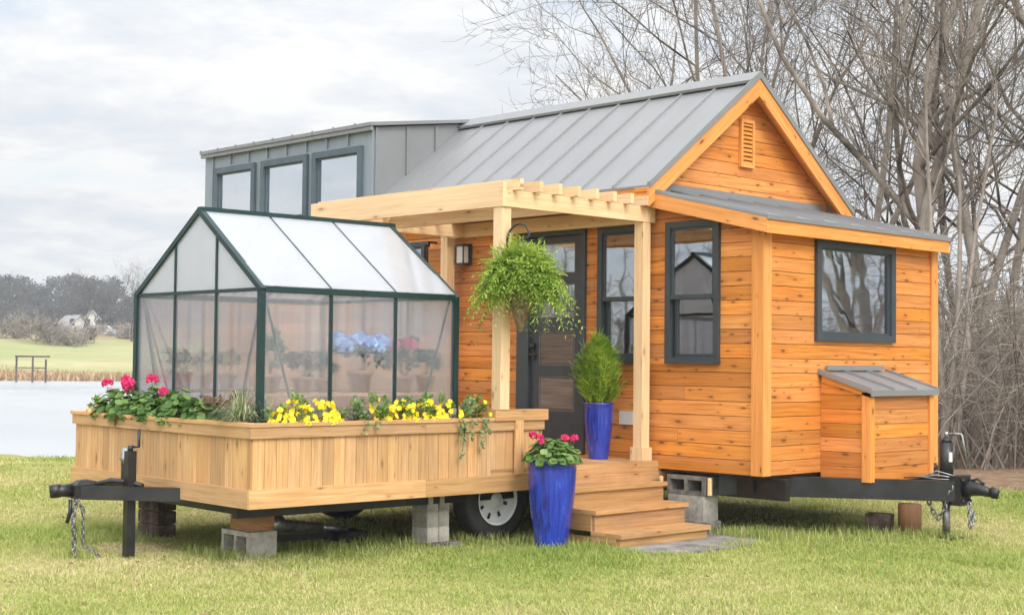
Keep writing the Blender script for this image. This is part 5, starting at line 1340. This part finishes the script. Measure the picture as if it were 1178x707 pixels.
TR = [(0, 1023, 25, 1.05, .2, 'thick bare tree rising right of the gable peak'), (3, 1070, 26, .95, 1.3, 'stout grey bare tree, right of the thick one by the gable'),
      (1, 1108, 28, 1.05, .3, 'forked bare tree between the stout tree and the picture edge'), (1, 962, 30, .95, .15, 'slender forked bare tree just right of the roof peak'),
      (2, 925, 29, 1.0, 0., 'bare tree leaning left behind the gable peak'), 
      (4, 880, 31, .95, -.1, 'many stemmed bare tree leaning left behind the ridge middle'), 
      (1, 815, 33, .85, .3, 'leftmost bare tree fanning out over the metal roof'), (0, 1150, 28, .95, 2.2, 'bare tree with heavy limbs near the right picture edge'),
      (3, 1196, 27, .9, 3.6, 'bare tree partly cut off by the right picture edge'), 
       (2, 1130, 33, 1.1, 1.0, 'leaning bare tree further back in the right wood'),
      (0, 1235, 30, 1.0, 4.4, 'bare tree just outside the right picture edge'), (4, 1085, 22.5, .7, 4.0, 'small bushy bare tree at the wood edge behind the hitch'),
      (1, 1290, 27, 1.0, 1.2, 'forked bare tree in the wood beyond the right edge'), (3, 1350, 30, 1.0, .4, 'large bare tree in the wood right of the view')]
for (k, px, D, sc, rz, lb) in TR: place_tree(k, D, SX(px, D), sc, rz, lb)
# trees mirrored in the end window, standing along the wood edge to the right
for i, (D, S) in enumerate(((17, 14), (20, 19), (15, 22), (10, 19), (12, 27), (22, 28), (4, 24))):
    place_tree([0, 1, 3, 1, 4, 0, 3][i], D, S, .95, i * 1.1, ['bare tree along the wood edge far right of the house', 'second bare tree along the wood edge far right', 'third bare tree along the wood edge far right', 'nearest bare tree at the right wood edge', 'bushy bare tree at the right wood edge', 'bare tree deep in the right wood', 'last bare tree at the right wood edge'][i], 'bare trees right of the view')

for i, (x, y) in enumerate(((-1.5, 21), (.5, 24.5), (2.2, 23.5), (3.2, 28), (5.5, 31), (1.5, 29), (7.5, 28))):
    D_, S_ = -.7204 * x + .6937 * y, .6937 * x + .7204 * y
    place_tree([1, 4, 0, 3, 4, 1, 3][i], D_, S_, .85, i * .9 + .4, 'bare tree mirrored in the end window, number %s from the house' % ['one', 'two', 'three', 'four', 'five', 'six', 'seven'][i], 'bare trees right of the view')
# undergrowth: one tangled mass
def brush(n, seed, D0, D1, sfun, hmin, hmax, rad=.012, kids=7):
    g = np.random.default_rng(seed); mb = MB()
    for i in range(n):
        D = g.uniform(D0, D1); S = sfun(g, D); p = np.array(P(D, S)); p[2] = z_at(Vector(p)) - .05
        H = g.uniform(hmin, hmax); a = g.uniform(0, 6.28); ln = g.uniform(.1, .9)
        e = np.array([math.cos(a) * H * ln, math.sin(a) * H * ln, H * g.uniform(.6, 1)])
        mid = p + e * .5 + np.array([0, 0, H * g.uniform(.05, .25)]) + g.normal(0, .12, 3)
        q = [p, p + (mid - p) * .5 + g.normal(0, .05, 3), mid, p + e]
        rr = float(g.uniform()); mb.tube([tuple(x) for x in q], [rad * 1.3, rad * 1.0, rad * .7, rad * .35], 3, caps=False, r=rr, smooth=False)
        for k in range(kids):
            t = g.uniform(.2, 1); b = q[0] * (1 - t) ** 2 + 2 * t * (1 - t) * mid + q[3] * t * t
            dv = g.normal(0, 1, 3); dv /= np.linalg.norm(dv); dv[2] = abs(dv[2]) * .6 - .1; l = H * g.uniform(.12, .40)
            c1 = b + dv * l * .5 + g.normal(0, .05, 3); mb.tube([tuple(b), tuple(c1), tuple(b + dv * l + np.array([0, 0, -.1 * l]))], [rad * .5, rad * .35, rad * .2], 3, caps=False, r=min(1, max(0, rr + float(g.normal(0, .2)))), smooth=False)
    return mb
bm_ = brush(1500, 5, 21.5, 30, lambda g, D: g.uniform(.13, .62) * D, 1.2, 4.6)
tag(bm_.build('undergrowth', M['brush']), 'tangled dry brush at the foot of the trees behind the hitch', 'brush', kind='stuff')
bm2 = brush(1300, 6, 30, 44, lambda g, D: g.uniform(-.05, .60) * D, 2.0, 5.6, .018)
tag(bm2.build('undergrowth', M['brush']), 'deeper tangled brush further back in the wood', 'brush', kind='stuff')
bm3 = brush(700, 16, 14, 27, lambda g, D: g.uniform(15, 42), 1.5, 4.6, .014)
tag(bm3.build('undergrowth', M['brush']), 'tangled dry brush along the wood edge right of the view', 'brush', kind='stuff')
# a far stand that reads as one brown mass
def far_stand(n, seed, D0, D1, s0, s1, h0, h1, r):
    g = np.random.default_rng(seed); mb = MB()
    for i in range(n):
        D = g.uniform(D0, D1); S = g.uniform(s0, s1) * D; p = P(D, S); p.z = z_at(p); H = g.uniform(h0, h1)
        tp = p + Vector((g.normal(0, .6), g.normal(0, .6), H)); mb.tube([p, (p + tp) / 2 + Vector((g.normal(0, .2), 0, 0)), tp], [r, r * .7, r * .2], 4, caps=False, r=float(g.uniform()))
        for k in range(16):
            t = g.uniform(.1, .95); b = p.lerp(tp, t); l = H * .28 * (1.1 - t) * g.uniform(.5, 1.2); a = g.uniform(0, 6.28)
            e = b + Vector((math.cos(a) * l, math.sin(a) * l, l * g.uniform(.2, 1))); mb.tube([b, e], [r * .3, r * .08], 3, caps=False, r=float(g.uniform()))
            for j in range(4):
                c1 = b.lerp(e, g.uniform(.3, 1)); mb.tube([c1, c1 + Vector(g.normal(0, l * .3, 3))], [r * .12, r * .05], 3, caps=False, r=float(g.uniform()))
    return mb
tag(far_stand(330, 8, 44, 85, -.02, .62, 3, 6.5, .10).build('far_wood', M['brush']), 'grey brown leafless wood receding behind the nearer bare trees', 'wood', kind='stuff')

def side_wood():
    g = np.random.default_rng(61); mb = MB()
    for i in range(260):
        D = g.uniform(-22, 34); S = g.uniform(-74, -46); p = P(D, S); p.z = z_at(p); H = g.uniform(4, 8.5)
        tp = p + Vector((g.normal(0, .6), g.normal(0, .6), H)); mb.tube([p, (p + tp) / 2, tp], [.13, .09, .03], 4, caps=False, r=float(g.uniform()))
        for k in range(22):
            t = g.uniform(.05, .95); b = p.lerp(tp, t); l = H * .3 * (1.1 - t) * g.uniform(.5, 1.2); a = g.uniform(0, 6.28)
            e = b + Vector((math.cos(a) * l, math.sin(a) * l, l * g.uniform(.1, 1))); mb.tube([b, e], [.04, .012], 3, caps=False, r=float(g.uniform()))
    return mb
tag(side_wood().build('side_wood', M['brush']), 'leafless brown wood standing far left of the camera', 'wood', kind='stuff')
# ------------------------------------------------------------------ far left: field, evergreens, buildings
def evergreen_row():
    g = np.random.default_rng(21); V = []; r = []
    for i in range(85):
        D = g.uniform(262, 300); S = g.uniform(-.62, -.12) * D if i > 45 else g.uniform(-.40, -.20) * D
        p = P(D, S); z = z_at(p); H = g.uniform(6.5, 10.5); W_ = g.uniform(3.0, 5.5); n = 900
        # lumpy crown from a few blobs
        nb = 16; bc = np.stack([g.normal(0, W_ * .42, nb), g.normal(0, W_ * .42, nb), H * g.uniform(.08, .90, nb)], -1); bs = g.uniform(.7, 1.7, nb)
        k = g.integers(0, nb, n); u = g.normal(0, 1, (n, 3)); u /= np.linalg.norm(u, axis=1)[:, None]
        c = bc[k] + u * (bs[k] * g.uniform(.6, 1.05, n))[:, None]; c[:, 0] += p.x; c[:, 1] += p.y; c[:, 2] += z
        a = g.normal(0, 1, (n, 3)); a /= np.linalg.norm(a, axis=1)[:, None]; b = np.cross(a, u); b /= np.linalg.norm(b, axis=1)[:, None] + 1e-6
        s = g.uniform(.14, .36, n)[:, None]
        q = np.stack([c - a * s, c - b * s * .7, c + a * s, c + b * s * .7], 1); V.append(q); r.append(np.clip(g.normal(.45, .25, n) + .15 * g.normal(), 0, 1))
    V = np.concatenate(V); r = np.concatenate(r); n = len(V); mb = MB()
    mb.v = [tuple(x) for x in V.reshape(-1, 3)]; mb.f = [(4 * i, 4 * i + 1, 4 * i + 2, 4 * i + 3) for i in range(n)]; mb.uv = [(0, 0)] * (4 * n); mb.r = r.tolist(); mb.sm = [False] * n
    g2 = np.random.default_rng(4)
    return mb
tag(evergreen_row().build('distant_wood', M['needle']), 'distant dark grey green evergreen wood beyond the field', 'wood', kind='stuff')
bushes = brush(500, 31, 0, 1, lambda g, D: 0, 1, 2)  # placeholder mass replaced below
def far_bush(name, label, D, S, w_, h_, n, seed, mat='twig', grp='brown leafless bushes at the far field edge', th=.035):
    g = np.random.default_rng(seed); p = P(D, S); p.z = z_at(p); t = thing(name, label, 'bush', p, 0, grp); mb = MB()
    blobs = [(Vector((g.normal(0, w_ * .5), g.normal(0, w_ * .5), h_ * g.uniform(.25, .7))), g.uniform(.25, .45) * h_) for _ in range(9)]
    for i in range(n):
        c, r = blobs[i % 9]; q = p + c + Vector(g.normal(0, r * .55, 3)); dv = Vector(g.normal(0, 1, 3)); dv.z = abs(dv.z) + .3; dv.normalize(); l = g.uniform(.3, .9)
        mb.tube([q, q + dv * l * .5 + Vector(g.normal(0, .06, 3)), q + dv * l], [th, th * .8, th * .4], 3, caps=False, r=float(g.uniform()), smooth=False)
    for c, r in blobs: mb.tube([p, p + c], [.07, .04], 4, caps=False, smooth=False)
    mb.build('branches', M[mat], t); return t
fb = [(18, 178, 4.2, 3.6, 'leftmost brown bush at the far field edge'), (40, 172, 3.0, 3.2, 'second brown bush from the left at the far field edge'), (58, 168, 3.4, 3.6, 'reddish brown bush left of the white gable'),
      (78, 165, 2.4, 2.6, 'low brown bush before the white gable'), (96, 170, 2.2, 2.4, 'low bush at the foot of the big distant bare tree'), (146, 185, 4.0, 2.6, 'wide low bush right of the parked car'), (200, 180, 4, 3, 'brown bush beyond the greenhouse end'), (-30, 175, 4, 3.4, 'brown bush at the far field outside the left edge')]
for i, (px, D, w_, h_, lb) in enumerate(fb): far_bush('leafless_bush', lb, D, SX(px, D), w_ * .85, h_ * .8, 900, 50 + i, 'brush' if i % 2 else 'twig')
far_bush('evergreen_shrub', 'small green shrub by the far house', 200, SX(124, 200), .9, 2.6, 260, 77, 'needle', None, .12)
def far_tree(kind, px, D, sc, rz, lb):
    p = P(D, SX(px, D)); p.z = z_at(p); t = dup(names_done[kind], p, rz, sc, lb); t['group'] = 'distant bare trees beyond the pond'
    for c in t.children:
        c.material_slots[0].link = 'OBJECT'; c.material_slots[0].material = M['bark_far']
far_tree(1, 93, 172, .56, .8, 'spreading bare tree beside the distant white gable'); far_tree(4, 152, 178, .72, 2.0, 'bare tree just left of the greenhouse in the distance')
far_tree(0, 75, 250, .85, .5, 'thin bare treetop above the distant evergreens'); far_tree(3, 140, 255, .8, 1.9, 'bare treetop above the evergreens near the greenhouse'); far_tree(0, 28, 250, .78, 3., 'bare treetop above the far left evergreens')
far_tree(1, 5, 190, .45, 4., 'bare tree at the far left edge of the field')
def farhouse(label, D, px, w_, l_, h_, rh, rz):
    p = P(D, SX(px, D)); p.z = z_at(p); t = thing('farmhouse', label, 'house', p, rz); T = t.matrix_basis.copy()
    mb = MB(); mb.box(-w_ / 2, w_ / 2, -l_ / 2, l_ / 2, 0, h_); mb.hexa([(-w_ / 2, -l_ / 2, h_), (w_ / 2, -l_ / 2, h_), (-w_ / 2, l_ / 2, h_), (w_ / 2, l_ / 2, h_), (-.05, -l_ / 2, h_ + rh), (.05, -l_ / 2, h_ + rh), (-.05, l_ / 2, h_ + rh), (.05, l_ / 2, h_ + rh)]); mb.build('wall', M['far_white'], t, T)
    mb = MB()
    for s_ in (-1, 1): mb.hexa([(s_ * (w_ / 2 + .4), -l_ / 2 - .3, h_ - .3), (0, -l_ / 2 - .3, h_ + rh + .02), (s_ * (w_ / 2 + .4), l_ / 2 + .3, h_ - .3), (0, l_ / 2 + .3, h_ + rh + .02), (s_ * (w_ / 2 + .4), -l_ / 2 - .3, h_ - .12), (0, -l_ / 2 - .3, h_ + rh + .2), (s_ * (w_ / 2 + .4), l_ / 2 + .3, h_ - .12), (0, l_ / 2 + .3, h_ + rh + .2)])
    mb.build('roof', M['far_roof'], t, T)
    for x in (-1.2, 1.2):
        mb = MB(); mb.box(x - .35, x + .35, -l_ / 2 - .05, -l_ / 2 - .002, .9, 1.9); mb.build('window', M['dark_frame'], t, T)
farhouse('distant farmhouse with white gable and long grey roof beyond the pond', 212, 84, 2.9, 5, .9, 1.4, R(46) + .7)
farhouse('small distant white house just right of the big bare tree', 232, 106, 2.6, 4, 2.0, 1.5, R(46) + .2)
# parked car
pc = P(192, SX(118, 192)); pc.z = z_at(pc)
car = thing('parked_car', 'pale silver car parked at the edge of the far field', 'car', pc, R(46)); T = car.matrix_basis.copy()
mb = MB(); pr = [(-2.1, .35), (-2.1, .8), (-1.9, .92), (-1.2, 1.0), (-.7, 1.42), (.7, 1.42), (1.2, .98), (1.95, .86), (2.1, .7), (2.1, .35)]
n = len(pr); mb.add([(x, -.85, z) for x, z in pr] + [(x, .85, z) for x, z in pr], [tuple(range(n)), tuple(reversed(range(n, 2 * n)))] + [(i, i + n, (i + 1) % n + n, (i + 1) % n) for i in range(n)], [[(0, 0)] * n, [(0, 0)] * n] + [[(0, 0)] * 4] * n)
mb.build('body', M['car'], car, T)
mb = MB(); mb.box(-.9, .95, -.857, -.852, 1.02, 1.32); mb.box(-.9, .95, .852, .857, 1.02, 1.32); mb.build('window', M['glass'], car, T)
for x in (-1.3, 1.3):
    for y in (-.8, .8): mb = MB(); mb.lathe([(0, -.1), (.32, -.1), (.32, .1), (0, .1)], (x, y, .32), 16, (0, 1, 0)); mb.build('wheel', M['tyre'], car, T)
# dock frame at the far shore
dp = P(94, SX(38, 94)); dp.z = WATER
dk = thing('dock_frame', 'small timber dock frame standing on the far pond shore', 'dock', dp, R(46)); T = dk.matrix_basis.copy()
for x in (-1.0, .05, .9):
    mb = MB(); mb.box(x - .05, x + .05, -.05, .05, -.3, 1.66 if x < .5 else 1.5, 2); mb.build('post', M['bark_far'], dk, T)
mb = MB(); mb.box(-1.08, 1.0, -.08, .5, 1.62, 1.72, 0); mb.build('deck', M['bark_far'], dk, T)
mb = MB(); mb.box(-.9, .9, -.04, .0, .9, .96, 0); mb.build('rail', M['bark_far'], dk, T)
# reeds along the far bank
def reeds():
    g = np.random.default_rng(41); n = 26000; th = g.uniform(-.9, 1.3, n); k = g.uniform(.985, 1.11, n)
    cs, sn = np.cos(th), np.sin(th); f = (np.abs(cs) ** 4 + np.abs(sn) ** 4) ** -.25
    s_ = 66 + 39 * cs * f * k; t_ = 2 + 50 * sn * f * k
    x = -.897 * s_ + .438 * t_; y = .438 * s_ + .897 * t_; z = terrain(x, y)[0]
    D = -.7204 * x + .6937 * y; ok = D > 55; x, y, z = x[ok], y[ok], z[ok]; n = len(x)
    h = g.uniform(.3, 1.15, n) * (1 + .4 * np.sin(x * .35)); a = g.uniform(0, 6.28, n); w_ = g.uniform(.03, .07, n); wx, wy = np.cos(a) * w_, np.sin(a) * w_; lx, ly = g.normal(0, .2, n), g.normal(0, .2, n)
    V = np.empty((n, 5, 3)); V[:, 0] = np.stack([x - wx, y - wy, z - .1], -1); V[:, 1] = np.stack([x + wx, y + wy, z - .1], -1); V[:, 2] = np.stack([x + wx + lx * .4, y + wy + ly * .4, z + h * .6], -1); V[:, 3] = np.stack([x - wx + lx * .4, y - wy + ly * .4, z + h * .6], -1); V[:, 4] = np.stack([x + lx, y + ly, z + h], -1)
    return V, g.uniform(0, 1, n)
tag(grass_obj('bank_reeds', [reeds()], M['reed']), 'dry tan reeds along the far pond bank', 'reeds', kind='stuff')
bpy.data.objects.remove(bushes, do_unlink=True) if isinstance(bushes, bpy.types.Object) else None

# ------------------------------------------------------------------ haze
hz, nt = newmat('haze_air')
pv = N(nt, 'ShaderNodeVolumePrincipled'); pv.inputs['Color'].default_value = (.90, .94, 1, 1); pv.inputs['Density'].default_value = HAZE = .0008
pv.inputs['Anisotropy'].default_value = .1
o = N(nt, 'ShaderNodeOutputMaterial'); L(nt, pv.outputs[0], o.inputs['Volume'])
mb = MB(); mb.box(-1600, 1600, -1600, 1600, -4.2, 34)
hzo = mb.build('haze', hz); tag(hzo, 'thin pale haze over the fields', 'haze', kind='stuff')

scene.cycles.max_bounces = 10; scene.cycles.transparent_max_bounces = 24; scene.cycles.transmission_bounces = 8
scene.cycles.volume_bounces = 0
